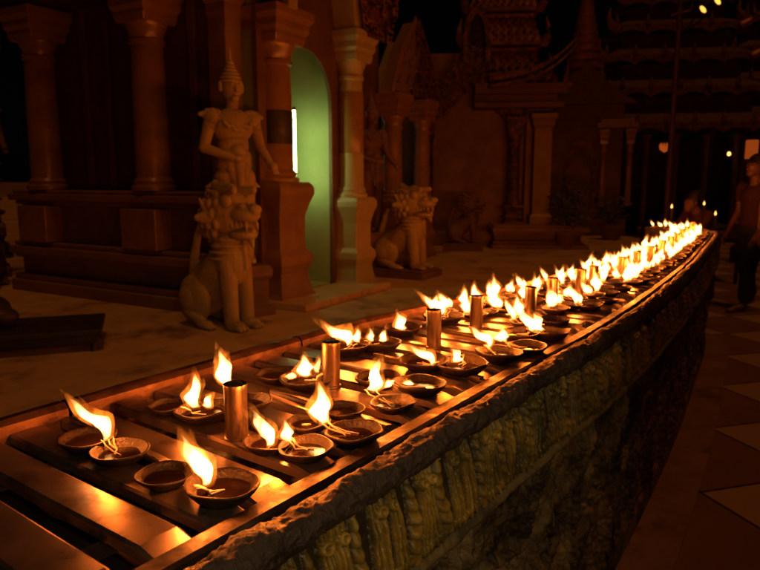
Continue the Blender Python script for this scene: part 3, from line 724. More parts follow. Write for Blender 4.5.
def deva_prims():
    P = []
    for sy in (-1, 1):
        P += [cap((0, sy*.075, .62), (.01, sy*.07, .05), .085, .055), ell((.05, sy*.07, .03), (.085, .04, .03))]
        P += [ell((0, sy*.155, 1.03), (.06, .06, .055)), cap((0, sy*.15, 1.06), (-.01, sy*.235, 1.055), .045, .015), cap((0, sy*.12, 1.06), (.0, sy*.19, 1.085), .04, .012)]
        P += [cap((0, sy*.09, .60), (-.02, sy*.21, .56), .05, .006), cap((0, sy*.09, .45), (-.02, sy*.20, .40), .05, .006), cap((0, sy*.08, .28), (-.01, sy*.18, .22), .05, .006)]
        P += [ell((-.005, sy*.082, 1.25), (.018, .014, .04))]
        P += [ell((.072, sy*.028, 1.262), (.010, .014, .008))]
    # right arm bent with the hand on the hip sash, left arm lowered outward
    P += [cap((0, -.165, 1.02), (-.01, -.215, .83), .045, .036), cap((-.01, -.215, .83), (.12, -.06, .76), .036, .026), ell((.135, -.03, .755), (.03, .035, .025))]
    P += [cap((0, .165, 1.02), (.02, .205, .84), .045, .036), cap((.02, .205, .84), (.13, .225, .72), .035, .026), ell((.15, .235, .70), (.03, .03, .035))]
    for k in (-1, 0, 1): P += [cap((.155, .235+k*.014, .70), (.175, .245+k*.016, .655), .010, .007), cap((.15, -.02, .755+k*.014), (.165, .03, .75+k*.014), .010, .007)]
    P += [ell((0, 0, .98), (.095, .15, .13)), ell((0, 0, .85), (.085, .115, .12)), ell((0, 0, .72), (.11, .135, .09))]
    P += [cap((.07, 0, .80), (.10, 0, .46), .06, .02), cap((.05, -.06, .77), (.09, -.03, .50), .05, .015), cap((.05, .06, .77), (.09, .03, .50), .05, .015)]
    P += [ell((0, 0, .77), (.115, .135, .022)), ell((.09, 0, .77), (.03, .045, .035))]
    for k in range(5): P.append(cap((.085, -.10+.05*k, 1.00-.02*(2-abs(k-2))), (.09, -.075+.05*k, .985-.02*(2-abs(k-1.5))), .014, .014))   # necklace
    P += [cap((0, 0, 1.08), (0, 0, 1.17), .045, .042), ell((.005, 0, 1.245), (.075, .07, .092)), cap((.072, 0, 1.26), (.09, 0, 1.225), .010, .016), ell((.076, 0, 1.20), (.010, .026, .009)), ell((.05, 0, 1.17), (.03, .03, .022))]
    for z, r in ((1.285, .084), (1.31, .078), (1.335, .066), (1.36, .052), (1.385, .04), (1.41, .03)): P.append(ell((-.008, 0, z), (r, r, .016)))
    P += [cap((-.008, 0, 1.30), (-.008, 0, 1.43), .056, .016), cap((-.008, 0, 1.42), (-.008, 0, 1.54), .015, .002)]
    return P
DEVA = sculpt_mesh(deva_prims(), .0056, 'body', 1); DEVA.materials.append(M['cream'])
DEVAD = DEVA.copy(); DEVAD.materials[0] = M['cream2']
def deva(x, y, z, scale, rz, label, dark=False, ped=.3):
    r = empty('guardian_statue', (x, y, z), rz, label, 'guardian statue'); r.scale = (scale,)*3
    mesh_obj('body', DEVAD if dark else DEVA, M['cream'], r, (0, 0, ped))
    mb = MB(); mb.lathe([(.20, 0), (.20, ped*.15), (.165, ped*.22), (.165, ped*.7), (.19, ped*.8), (.19, ped*.94), (.17, ped+.003)], sq=True)
    mb.build('pedestal', M['cream2'], r, bevel=.006)
    return r
PF = .38
F1 = R(-30)          # statues face the ring (+w direction)
ln_ = lion(-1.08, 4.50, PF, .93, R(-34), 'cream lion statue with open mouth sitting below a crowned guardian, beside the green doorway'); ln_.scale = (.82, .71, .93)
deva(-1.07, 4.94, PF, 1.03, R(-52), 'cream crowned guardian figure standing behind the nearest lion statue', ped=.36)
lion(.26, 6.95, PF, .82, R(-30), 'cream lion statue on a plinth between the green doorway and the brown niche, second nearest', plinth=.10)
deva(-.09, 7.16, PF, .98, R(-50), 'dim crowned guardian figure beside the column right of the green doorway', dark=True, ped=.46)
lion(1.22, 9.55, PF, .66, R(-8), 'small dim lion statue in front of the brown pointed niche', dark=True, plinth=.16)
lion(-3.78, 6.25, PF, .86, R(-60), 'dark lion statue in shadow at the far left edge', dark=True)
deva(-4.15, 6.95, PF, 1.1, R(-60), 'dark guardian figure in shadow at the far left edge', dark=True, ped=.5)

# ------------------------------------------------------------------ nearest pavilion with the green doorway
def col_prof(r, z0, z1):
    h = z1-z0
    return [(r*1.28, z0), (r*1.28, z0+.03), (r*1.12, z0+.05), (r*1.16, z0+.075), (r*1.0, z0+.10), (r*.97, z0+h*.5), (r*.90, z1-.16), (r*1.02, z1-.15), (r*1.02, z1-.12), (r*.92, z1-.11), (r*1.0, z1-.06), (r*1.14, z1-.03), (r*1.2, z1)]
def column(parent, u, v, r, z0, z1, mat, band=None):
    mb = MB(); mb.lathe(col_prof(r, z0, z1), 36, (u, v, 0)); c = mb.build('column', mat, parent, 40)
    mb = MB(); mb.lathe([(r*1.15, z1), (r*1.25, z1+.05), (r*1.25, z1+.08), (r*1.42, z1+.11), (r*1.42, z1+.16), (r*1.6, z1+.2), (r*1.6, z1+.26)], c=(u, v, 0), sq=True); mb.build('capital', mat, c, bevel=.006)
    if band:
        mb = MB(); mb.lathe([(r*.985, band[0]), (r*1.0, band[0]+.004), (r*1.0, band[1]-.004), (r*.975, band[1])], 36, (u, v, 0)); mb.build('colour_band', band[2], c, 40)
    return c
def pedestal(parent, u, v, w, z0, z1, mat):
    h = z1-z0
    mb = MB(); mb.lathe([(w*1.5, z0), (w*1.5, z0+h*.06), (w*1.38, z0+h*.09), (w*1.2, z0+h*.22), (w*1.2, z0+h*.26), (w*1.42, z0+h*.33), (w*1.42, z0+h*.40), (w*1.12, z0+h*.45), (w*1.12, z0+h*.72), (w*1.2, z0+h*.76), (w*1.34, z0+h*.84), (w*1.5, z0+h*.9), (w*1.5, z0+h*.96), (w*1.3, z0+h)], c=(u, v, 0), sq=True)
    return mb.build('pedestal', mat, parent, bevel=.008)
def carving(name, parent, mat, poly, y0, y1, seed, n=150, sz=(.03, .07)):
    """flame-leaf carving scattered over an (x,z) outline with a backing slab"""
    rg = random.Random(seed); mb = MB(); mb.prism(poly, y0+.02, y1)
    xs = [p[0] for p in poly]; zs = [p[1] for p in poly]
    def inside(x, z):
        c = False; j = len(poly)-1
        for i in range(len(poly)):
            xi, zi = poly[i]; xj, zj = poly[j]
            if (zi > z) != (zj > z) and x < (xj-xi)*(z-zi)/(zj-zi)+xi: c = not c
            j = i
        return c
    k = 0; tries = 0
    while k < n and tries < n*20:
        tries += 1
        x = rg.uniform(min(xs), max(xs)); z = rg.uniform(min(zs), max(zs))
        if not inside(x, z): continue
        k += 1; a = rg.uniform(0, 2*PI); s = rg.uniform(*sz); pts = []; rad = []
        for i in range(6):
            f = i/5; ang = a+f*rg.uniform(2.2, 3.6); q = s*(1-f*.6)
            pts.append((x+math.cos(ang)*q, y0-.008-.02*math.sin(f*PI), z+math.sin(ang)*q)); rad.append(s*.26*(1-.75*f))
        mb.tube(pts, rad, 6)
    for i in range(len(poly)):                                     # a fringe of pointed leaves along the edge
        (xa, za), (xb, zb) = poly[i], poly[(i+1) % len(poly)]; L_ = math.hypot(xb-xa, zb-za); m = int(L_/(sz[1]*.9))
        for q in range(m):
            f = (q+.5)/m; x = xa+(xb-xa)*f; z = za+(zb-za)*f; nx, nz = (zb-za)/L_, -(xb-xa)/L_
            if inside(x+nx*.01, z+nz*.01): nx, nz = -nx, -nz
            mb.tube([(x, y0+.012, z), (x+nx*sz[1]*.7, y0+.008, z+nz*sz[1]*.7+.01), (x+nx*sz[1]*1.1, y0+.01, z+nz*sz[1]*1.1+.05)], [sz[1]*.38, sz[1]*.27, .003], 6)
    return mb.build(name, mat, parent, 50)
OX, OY = 5.0, 4.3                                   # local frame (u, v) shifted to the doorway
def loc60(u, v): return (u*.5-v*.866, u*.866+v*.5)
bx_, by_ = loc60(OX, OY)
pav = empty('shrine_pavilion', (bx_, by_, PF), R(60), 'brown columned shrine pavilion with a tall green lit arched doorway', 'shrine')
def lu(u): return u-OX
def lv(v): return v-OY
H = lambda z: z-PF
# moulded base along the left side and the front, cut at the doorway
def base_run(u0, u1, v0, v1):
    mb = MB()
    for z0, z1, g in ((0, .10, .16), (.10, .15, .12), (.15, .30, .03), (.30, .34, .10), (.34, .41, .16), (.41, .45, .10), (.45, .78, .0), (.78, .82, .06), (.82, .88, .13), (.88, .91, .08)):
        mb.box(lu(u0)-g, lu(u1)+g*.0, lv(v0)-g*.55, lv(v1), z0, z1-.0005)
    return mb
base_run(3.72, 4.05, 3.56, 6.0).build('base', M['paint'], pav, bevel=.01)
for (u, v) in ((3.75, 4.25), (3.75, 5.62)):
    mb = MB(); mb.box(lu(u-.19), lu(u+.15), lv(v-.2), lv(v+.2), .455, .775); mb.build('base_block', M['colpaint'], pav, bevel=.008)
    column(pav, lu(u), lv(v), .135, H(1.295), H(2.56), M['colpaint'])
# side wall with raised panels
mb = MB(); mb.box(lu(3.95), lu(4.1), lv(3.78), lv(5.95), .91, 3.1)
for v in (3.95, 4.6, 4.95, 5.25, 5.8): mb.box(lu(3.91), lu(3.9505), lv(v-.035), lv(v+.035), .92, 2.45)
mb.build('side_wall', M['redwall'], pav, bevel=.006)
mb = MB()
for z0, z1, g in ((2.46, 2.54, .10), (2.54, 2.60, .16), (2.60, 2.76, .06), (2.76, 2.84, .2), (2.84, 2.92, .28), (2.92, 3.3, .08)):
    mb.box(lu(3.70)-g, lu(4.1), lv(3.72)-g, lv(5.95), z0, z1-.0006)
mb.build('entablature', M['roof'], pav, bevel=.01)
rg_ = [(-.1, 2.95), (-.1, 3.5), (.25, 3.9), (.6, 3.4), (1.2, 3.3), (1.2, 2.95)]
# corner pilaster behind the guardian
mb = MB(); mb.lathe([(.10, .0), (.10, .9), (.09, .92), (.09, 2.2), (.10, 2.24), (.10, 2.3), (.12, 2.34), (.12, 2.44)], c=(lu(3.98), lv(3.66), 0), sq=True); mb.build('corner_pilaster', M['paint'], pav, bevel=.006)
# front wall with the arched opening
uL, uR, zs, za = 4.28, 5.06, 1.98, 2.46
arc = []
for k in range(25):
    a = PI*k/24; arc.append((lu(4.67)-.39*math.cos(a), H(zs)+(za-zs)*math.sin(a)**.85))
mb = MB()
mb.box(lu(4.06), lu(uL), lv(3.42), lv(3.455), .0, 3.4)
mb.box(lu(uR), lu(5.55), lv(3.42), lv(3.455), .0, 3.4)
mb.strip([(x, 3.4) for x, z in arc], arc, lv(3.42), lv(3.455))
mb.build('front_wall', M['redwall'], pav)
# doorway interior: room with the fluorescent tube
mb = MB()
mb.box(lu(5.062), lu(5.12), lv(3.457), lv(4.9), .0, 2.6)
mb.box(lu(4.10), lu(5.12), lv(4.9), lv(4.95), .0, 2.6)
mb.box(lu(4.10), lu(5.062), lv(3.457), lv(4.9), 2.6, 2.65)
mb.box(lu(4.10), lu(5.062), lv(3.457), lv(4.9), -.02, .055)
mb.box(lu(4.10), lu(4.16), lv(3.457), lv(4.9), .055, 2.6)
mb.build('door_chamber', M['greenwall'], pav)
mb = MB(); mb.box(lu(4.02), lu(5.35), lv(2.97), lv(3.419), .0, .055); mb.build('door_step', M['platform'], pav, bevel=.008)
# arch band over the doorway springing from the two capitals
outer = []; inner = []
for k in range(31):
    f = k/30; a = PI*f
    outer.append((lu(4.70)-.52*math.cos(a), H(2.66)+.98*math.sin(a)**1.25)); inner.append((lu(4.70)-.41*math.cos(a), H(2.66)+.85*math.sin(a)**1.25))
mb = MB(); mb.strip(outer, inner, lv(3.20), lv(3.419)); mb.build('arch_band', M['palecol'], pav, 30)
carving('pediment', pav, M['carved'], [(lu(5.24), H(2.66)), (lu(5.6), H(2.66)), (lu(5.75), H(3.0)), (lu(5.6), H(3.5)), (lu(5.1), H(4.3)), (lu(4.75), H(4.6)), (lu(4.75), H(3.68)), (lu(5.08), H(3.3))], lv(3.14), lv(3.419), 3, 170, (.03, .06))
carving('spandrel', pav, M['carved'], [(lu(3.95), H(2.76)), (lu(4.16), H(2.76)), (lu(4.28), H(3.3)), (lu(4.65), H(3.68)), (lu(4.65), H(4.5)), (lu(4.1), H(4.0))], lv(3.14), lv(3.419), 4, 130, (.03, .06))
column(pav, lu(4.30), lv(3.46), .15, H(1.36), H(2.42), M['colpaint'], (H(1.66), H(1.92), M['black']))
column(pav, lu(5.27), lv(3.35), .118, H(1.22), H(2.42), M['palecol'], (H(1.62), H(2.16), M['colpaint']))
pedestal(pav, lu(4.30), lv(3.46), .15, .0, H(1.362), M['paint'])
pedestal(pav, lu(5.27), lv(3.35), .118, .0, H(1.222), M['palecol'])
# hanging roof of the pavilion
mb = MB(); mb.box(lu(3.9), lu(5.55), lv(3.46), lv(5.95), 3.31, 3.45); mb.build('roof', M['roof'], pav)
tube = empty('fluorescent_tube', (*loc60(4.80, 3.642), 1.18), R(60), 'bright vertical fluorescent tube inside the green doorway', 'light tube')
mb = MB(); mb.lathe([(.013, .03), (.013, .8)], 16); mb.build('glass_tube', M['tube'], tube, 40)
mb = MB(); mb.box(-.012, .012, .05, .075, -1.18+.055+.38, .84).box(-.008, .008, 0, .055, .005, .025).box(-.008, .008, 0, .055, .805, .825).box(-.06, .06, .0, .12, -1.18+.055+.38, -1.18+.075+.38).lathe([(.018, 0), (.018, .03)], 14).lathe([(.018, .8), (.018, .83)], 14); mb.build('fitting', M['cream2'], tube, 40)

# ------------------------------------------------------------------ small gabled porch
ox, oy = loc60(7.45, 4.3)
por = empty('gabled_porch', (ox, oy, PF), R(60), 'small gabled porch with two columns between the green doorway and the brown niche', 'porch')
def pu(u): return u-7.45
def pv(v): return v-4.3
for u, r in ((7.10, .115), (7.87, .105)):
    column(por, pu(u), pv(3.92), r, H(1.16), H(2.12), M['colpaint']); pedestal(por, pu(u), pv(3.92), r, 0, H(1.162), M['paint'])
mb = MB(); mb.box(pu(6.42), pu(6.98), pv(4.05), pv(4.6), 0, 2.6).box(pu(8.0), pu(8.35), pv(4.05), pv(4.6), 0, 2.4); mb.build('wall', M['redwall'], por)
mb = MB(); mb.box(pu(6.98), pu(8.0), pv(4.78), pv(4.84), 0.02, 2.7).box(pu(6.98), pu(8.0), pv(4.05), pv(4.78), -.02, .02); mb.build('niche_back', M['greenwall'], por)
gp = [(pu(6.86), H(2.36)), (pu(7.12), H(2.36)), (pu(7.47), H(2.86)), (pu(7.84), H(2.36)), (pu(8.1), H(2.36)), (pu(7.8), H(2.75)), (pu(7.48), H(3.22))]
gp2 = [(pu(6.86), H(2.36)), (pu(7.2), H(2.36)), (pu(7.47), H(2.84)), (pu(7.46), H(3.25)), (pu(7.15), H(2.9))]
carving('gable', por, M['paint'], gp2, pv(3.78), pv(3.98), 9, 40, (.025, .045))
carving('gable', por, M['carved'], [(pu(7.48), H(3.25)), (pu(7.47), H(2.84)), (pu(7.78), H(2.36)), (pu(8.12), H(2.36)), (pu(7.82), H(2.85))], pv(3.78), pv(3.98), 10, 40, (.025, .045))
mb = MB(); mb.prism([(pu(7.0), H(2.36)), (pu(7.95), H(2.36)), (pu(7.47), H(3.05))], pv(4.05), pv(4.2)); mb.build('tympanum', M['palecol'], por)
tube2 = empty('fluorescent_tube', (*loc60(7.22, 4.62), 1.15), R(60), 'thin vertical fluorescent tube mostly hidden behind a porch column', 'light tube')
mb = MB(); mb.lathe([(.014, .0), (.014, .95)], 12); mb.build('glass_tube', M['tube2'], tube2, 40)
mb = MB(); mb.box(-.02, .02, .016, .04, -.03, .98).lathe([(.018, -.03), (.018, 0)], 12).lathe([(.018, .95), (.018, .98)], 12); mb.build('fitting', M['cream2'], tube2, 40)

# ------------------------------------------------------------------ large shrine with the brown pointed niche
shr = empty('tiered_shrine', (1.75, 10.9, PF), R(-4), 'tall tiered shrine with a plain brown pointed niche and upturned eave', 'shrine')
mb = MB()
for z0, z1, g in ((0, .06, .16), (.06, .12, .08), (.12, .20, .0), (.20, .25, .10), (.25, .31, .16), (.31, .34, .08)):
    mb.box(.02-g*.3, 1.2+g, -1.1-g, .8, z0, z1-.0006)
mb.box(-1.3, .02, -.8, .8, 0, .2)
mb.build('base', M['paint'], shr, bevel=.008)
mb = MB(); mb.box(-.95, .50, -.42, .6, .2, 2.9); mb.build('niche_wall', M['paint'], shr)
mb = MB(); mb.box(.5, .88, -.62, .6, .34, 2.3); mb.lathe([(.17, .34), (.17, .45), (.13, .5), (.13, 1.75), (.16, 1.8), (.16, 1.86), (.19, 1.9), (.19, 1.96)], c=(.72, -.72, 0), sq=True); mb.build('pilaster', M['paint'], shr, bevel=.006)
column(shr, .32, -.72, .088, .62, 1.66, M['carved']); pedestal(shr, .32, -.72, .10, .335, .622, M['carved'])
column(shr, -.98, -.72, .088, .62, 1.66, M['carved']); pedestal(shr, -.98, -.72, .10, .2, .622, M['carved'])
carving('gable', shr, M['carved'], [(.16, 1.93), (.46, 1.93), (.30, 2.25), (-.02, 2.55), (-.32, 2.95), (-.33, 2.40), (-.08, 2.15)], -.74, -.45, 21, 90, (.03, .055))
carving('gable', shr, M['carved'], [(-.34, 2.40), (-.34, 2.95), (-.66, 2.55), (-.95, 2.25), (-1.14, 1.93), (-.82, 1.93), (-.58, 2.15)], -.74, -.45, 22, 90, (.03, .055))
mb = MB()
for z0, z1, x0, x1 in ((2.05, 2.13, -.3, 1.0), (2.13, 2.25, -.3, .92), (2.25, 2.33, -.3, 1.04), (2.33, 2.40, -.3, 1.1)): mb.box(x0, x1, -.78+(.0 if x1 < 1 else -.08), .8, z0, z1-.0006)
mb.build('cornice', M['redwall'], shr, bevel=.008)
# upturned eave
o1 = []; i1 = []
for k in range(15):
    f = k/14; x = -.1+1.22*f; z = 2.42+.14*f+.42*f**3.2; o1.append((x, z+.11*(1-f*.6))); i1.append((x, z))
mb = MB(); mb.strip(o1, i1, -.92, -.70); mb.strip([(x, z-.05) for x, z in i1], [(x, z-.10) for x, z in i1], -.96, -.72); mb.build('eave', M['carved'], shr, 30)
# scale-tiled roof tiers narrowing to the spire
tiers = [(2.45, .60, 2.95, .50), (2.98, .55, 3.45, .44), (3.48, .49, 4.0, .36), (4.03, .40, 4.5, .28), (4.53, .32, 5.0, .2)]
for k, (z0, w0, z1, w1) in enumerate(tiers):
    mb = MB(); mb.lathe([(w0*1.1, z0), (w0*1.1, z0+.05), (w0, z0+.08), (w1, z1-.05), (w1*1.06, z1)], c=(.12, .0, 0), sq=True)
    for j in range(6):                                            # rows of scales on the front and right faces
        f = (j+.3)/6; wz = w0+(w1-w0)*f; z = z0+.08+(z1-z0-.13)*f; m = 9
        for q in range(m):
            x = .12-wz+2*wz*(q+.5+(j % 2)*.3)/(m+.3)
            mb.tube([(x, -wz-.004, z+.05), (x, -wz-.014, z), (x, -wz-.008, z-.03)], [.012, .03, .012], 6)
            mb.tube([(.12+wz+.004, x-.12, z+.05), (.12+wz+.014, x-.12, z), (.12+wz+.008, x-.12, z-.03)], [.012, .03, .012], 6)
    mb.build('roof_tier', M['carved2'], shr, 40)
mb = MB(); mb.lathe([(.2, 5.0), (.22, 5.1), (.16, 5.2), (.17, 5.3), (.11, 5.5), (.08, 5.9), (.04, 6.4), (.01, 7.0)], 20, (.12, 0, 0)); mb.build('spire', M['carved2'], shr, 40)
# flame-leaf finials along the cornice and at the corners of the tiers
mb = MB()
for k in range(9):
    x = -.2+k*.15; mb.tube([(x, -.84, 2.40), (x+.01, -.85, 2.47), (x, -.84, 2.56)], [.045, .032, .003], 6)
mb.build('leaf_cresting', M['carved'], shr, 50)
for z0, w0, z1, w1 in tiers:
    for sx in (-1, 1):
        mb = MB(); q = w0*1.08
        mb.tube([(.12+sx*q, -q, z0-.02), (.12+sx*(q+.05), -q-.05, z0+.10), (.12+sx*(q+.06), -q-.06, z0+.22), (.12+sx*(q+.02), -q-.02, z0+.40)], [.06, .065, .04, .003], 7); mb.build('corner_finial', M['carved2'], shr, 50)
# small dark pointed window with its frame
fo = []; fi = []
for k in range(17):
    a = PI*k/16; fo.append((-.28-.2*math.cos(a), 3.0+.5*math.sin(a)**1.3)); fi.append((-.28-.13*math.cos(a), 3.0+.38*math.sin(a)**1.3))
mb = MB(); mb.strip([(fo[0][0], 2.7)]+fo+[(fo[-1][0], 2.7)], [(fi[0][0], 2.7)]+fi+[(fi[-1][0], 2.7)], -.80, -.5); wfr = mb.build('window', M['carved'], shr, 30)
mb = MB(); mb.prism([(fi[0][0], 2.7)]+fi+[(fi[-1][0], 2.7)], -.62, -.55); mb.build('recess', M['black'], wfr)

# ------------------------------------------------------------------ red shrine under a slender spire
spi = empty('spired_shrine', (3.68, 12.6, PF), R(-14), 'dim red shrine under a slender ringed spire, right of the tiered shrine', 'shrine')
mb = MB(); mb.box(-.55, .75, -.4, .9, 0, 2.55).box(-.66, .86, -.52, .9, 0, .3).box(-.6, .8, -.46, .9, .3, .5); mb.build('wall', M['redwall'], spi, bevel=.01)
mb = MB(); mb.prism([(-.62, 2.32), (.95, 2.32), (.80, 2.42), (.35, 2.75), (.1, 3.05), (-.2, 2.8)], -.55, .7); mb.build('roof', M['roof'], spi)
mb = MB(); mb.box(.30, .98, -.56, -.38, 1.9, 2.0).box(.36, .92, -.53, -.38, 2.0, 2.06); mb.build('lintel', M['paint'], spi, bevel=.006)
for x in (.42, .86): column(spi, x, -.5, .055, .55, 1.62, M['colpaint'])
fo = []; fi = []
for k in range(17):
    a = PI*k/16; fo.append((.05-.28*math.cos(a), 1.25+.5*math.sin(a)**1.3)); fi.append((.05-.2*math.cos(a), 1.25+.38*math.sin(a)**1.3))
mb = MB(); mb.strip([(fo[0][0], .5)]+fo+[(fo[-1][0], .5)], [(fi[0][0], .5)]+fi+[(fi[-1][0], .5)], -.46, -.38); mb.build('niche_frame', M['carved'], spi, 30)
prof = []; z = 2.55; r = .42
for k in range(15):
    f = k/14; r = .36*(1-f)**1.25+.045; prof += [(r*1.14, z), (r*1.14, z+.05), (r, z+.06), (r*.96, z+.15)]; z += .15
mb = MB(); mb.lathe(prof+[(.05, z), (.07, z+.05), (.03, z+.12), (.02, z+.5), (.003, z+.9)], 20, (.05, .1, 0)); mb.build('spire', M['gilt'], spi, 35)
for k in range(4):
    a = k*PI/2+PI/4; x, y = .05+.42*math.cos(a), .1+.42*math.sin(a); mb = MB(); mb.lathe([(.07, 2.5), (.09, 2.56), (.05, 2.7), (.03, 2.9), (.004, 3.15)], 10, (x, y, 0)); mb.build('corner_finial', M['gilt'], spi, 35)

# ------------------------------------------------------------------ low moulded wall and potted plants in front of the red shrine
def shrub(x, y, z, h, seed, label):
    rg = random.Random(seed); r = empty('potted_plant', (x, y, z), 0, label, 'potted plant')
    mb = MB(); mb.lathe([(.11, 0), (.15, .05), (.17, .2), (.19, .22), (.19, .26), (.16, .26), (.15, .22)], 20); mb.build('pot', M['paint'], r, 40)
    mb = MB()
    for k in range(5): mb.tube([(rg.uniform(-.03, .03), rg.uniform(-.03, .03), .2), (rg.uniform(-.1, .1), rg.uniform(-.1, .1), h*.6), (rg.uniform(-.2, .2), rg.uniform(-.2, .2), h)], [.012, .009, .004], 5)
    mb.build('stem', M['black'], r)
    mb = MB()
    for k in range(230):
        a = rg.uniform(0, 2*PI); q = .26*rg.random()**.5; c = Vector((q*math.cos(a), q*math.sin(a), .32+(h-.3)*rg.random()))
        d = Vector((rg.gauss(0, 1), rg.gauss(0, 1), rg.gauss(.2, .8))).normalized(); s = d.orthogonal().normalized(); L_ = rg.uniform(.05, .11)
        mb.add([c, c+d*L_*.5+s*L_*.22, c+d*L_, c+d*L_*.5-s*L_*.22], [(0, 1, 2, 3)])
    mb.build('foliage', M['leaf'], r)
shrub(2.72, 9.7, PF, .75, 5, 'dim potted plant at the right corner of the tiered shrine')
shrub(3.05, 10.6, PF, .95, 6, 'dark bushy potted plant in front of the red spired shrine')
shrub(3.9, 11.2, PF, .7, 7, 'dark potted plant right of the red spired shrine near the flagpole')

# ------------------------------------------------------------------ flagpole
x, y = .424*8.1, 8.0
fp = empty('flagpole', (x, y, PF), 0, 'slender tall flagpole behind the far tip of the lamp tray', 'flagpole')
mb = MB(); mb.lathe([(.09, 0), (.09, .05), (.05, .08), (.035, .1), (.035, 1.6), (.028, 1.62), (.026, 3.3)], 14); mb.build('pole', M['iron'], fp, 40)
mb = MB(); mb.tube([(-.10, 0, 2.86), (.12, 0, 2.92)], .012, 8).tube([(.12, 0, 2.92), (.14, 0, 3.0)], .012, 8).lathe([(.035, 3.3), (.05, 3.34), (.03, 3.4), (.002, 3.5)], 12); mb.build('cross_arm', M['iron'], fp, 40)

# ------------------------------------------------------------------ halls with tiered scalloped roofs
def hall(x, y, rz, s, label):
    r = empty('tiered_hall', (x, y, 0), rz, label, 'hall'); r.scale = (s,)*3
    W = 2.15; D = 1.6
    for i in range(7):
        xx = -W+.12+i*(2*W-.24)/6
        mb = MB(); mb.lathe([(.13, 0), (.13, .2), (.075, .26), (.068, 2.3), (.1, 2.36), (.12, 2.45)], 14, (xx, -D+.1, 0)); mb.build('column', M['redwall'], r, 40)
    mb = MB(); mb.box(-W, W, D-.1, D, .0, 2.45); mb.build('back_wall', M['roof'], r)
    z = 2.45; w = W+.1; d = D+.1
    for k in range(6):
        h = .84*(1-.07*k)
        # scalloped fascia hanging from each roof
        pts = []; m = max(4, int(7-k))
        pts += [(-w, z+.26), (w, z+.26)]
        for q in range(m*10, -1, -1):
            f = q/(m*10); c = abs(math.sin(f*PI*m)); pts.append((-w+2*w*f, z+.02+.11*(c**.7)))
        mb = MB(); mb.prism(pts, -d-.03, -d+.02)
        for q in range(m+1):
            xx = -w+2*w*q/m; mb.tube([(xx, -d-.005, z+.26), (xx, -d-.01, z+.40), (xx, -d-.005, z+.52)], [.07, .045, .004], 6)
        fa = mb.build('fascia', M['carved2'], r)
        for sx in (-1, 1):
            mb = MB(); mb.tube([(sx*(w-.05), -d, z+.16), (sx*(w+.12), -d-.05, z+.24), (sx*(w+.2), -d-.07, z+.42), (sx*(w+.17), -d-.06, z+.66)], [.1, .1, .06, .006], 7)
            mb.build('corner_finial', M['gilt'], r, 50)
        w2 = w*.86; d2 = d*.86
        mb = MB(); mb.add([(-w, -d+.02, z+.26), (w, -d+.02, z+.26), (w, d, z+.26), (-w, d, z+.26), (-w2*.93, -d2*.93, z+h*.6), (w2*.93, -d2*.93, z+h*.6), (w2*.93, d2*.93, z+h*.6), (-w2*.93, d2*.93, z+h*.6)], [(0, 1, 5, 4), (1, 2, 6, 5), (2, 3, 7, 6), (3, 0, 4, 7), (4, 5, 6, 7), (3, 2, 1, 0)])
        mb.box(-w2*.88, w2*.88, -d2*.88, d2*.88, z+h*.6-.001, z+h+.05)
        mb.build('roof', M['roof'], r)
        z += h; w = w2; d = d2
    mb = MB(); mb.lathe([(w*.8, z), (w*.5, z+.5), (w*.2, z+1.2), (.01, z+3)], 12); mb.build('spire', M['carved2'], r, 40)
    return r
hall(7.25, 17.6, R(-8), 1.0, 'dark hall with many scalloped roof tiers beyond the flagpole')
hall(11.6, 19.0, R(-20), 1.12, 'second dark tiered hall cut off by the right edge of the picture')

# ------------------------------------------------------------------ distant lamps, lit surfaces, added lamp
def hang_lamp(x, y, z, mat, r, label, top, petals=True):
    o = empty('hanging_lamp', (x, y, z), 0, label, 'lamp')
    mb = MB()
    if petals:
        for k in range(9):
            a = 2*PI*k/9; c, s = math.cos(a), math.sin(a)
            mb.tube([(0, 0, -r*.9), (c*r*.8, s*r*.8, -r*.3), (c*r, s*r, r*.5), (c*r*.7, s*r*.7, r*1.1)], [r*.3, r*.34, r*.22, .002], 6)
    else: mb.lathe([(r*.3, -r), (r*.85, -r*.55), (r, 0), (r*.8, r*.6), (r*.35, r*1.2)], 14)
    mb.build('shade', mat, o, 60)
    mb = MB(); mb.tube([(0, 0, r*1.0), (0, 0, top-z)], .008, 6); mb.build('cord', M['black'], o)
    return o
hang_lamp(6.68, 15.9, 2.13, M['dimbulb'], .10, 'dim orange lotus shaped lamp hanging left of the flagpole', 2.75)
hang_lamp(8.05, 15.6, 1.97, M['bulb'], .04, 'bright warm bulb hanging above the visitor at right', 2.75, False)
def floodlight(x, y, z, label):
    o = empty('floodlight', (x, y, z), R(20), label, 'floodlight')
    mb = MB(); mb.lathe([(.05, .1), (.11, .06), (.13, 0), (.12, -.01)], 16, mat=Matrix.Rotation(R(-75), 4, 'X')); mb.build('housing', M['black'], o, 40)
    mb = MB(); mb.lathe([(.0, -.012), (.115, -.011), (.115, -.014), (0, -.03)], 16, mat=Matrix.Rotation(R(-75), 4, 'X') @ Matrix.Rotation(R(28), 4, 'Z') @ Matrix.Diagonal((.95, .42, 1, 1))); mb.build('lens', M['flood'], o, 40)
    mb = MB(); mb.tube([(0, .05, 0), (0, .4, -.3), (0, .9, -.5)], .018, 6); mb.build('bracket', M['black'], o)
    return o
floodlight(7.2, 15.6, 5.14, 'lower of the two orange floodlights shining high at top right')
floodlight(7.56, 15.7, 5.34, 'upper of the two orange floodlights shining high at top right')
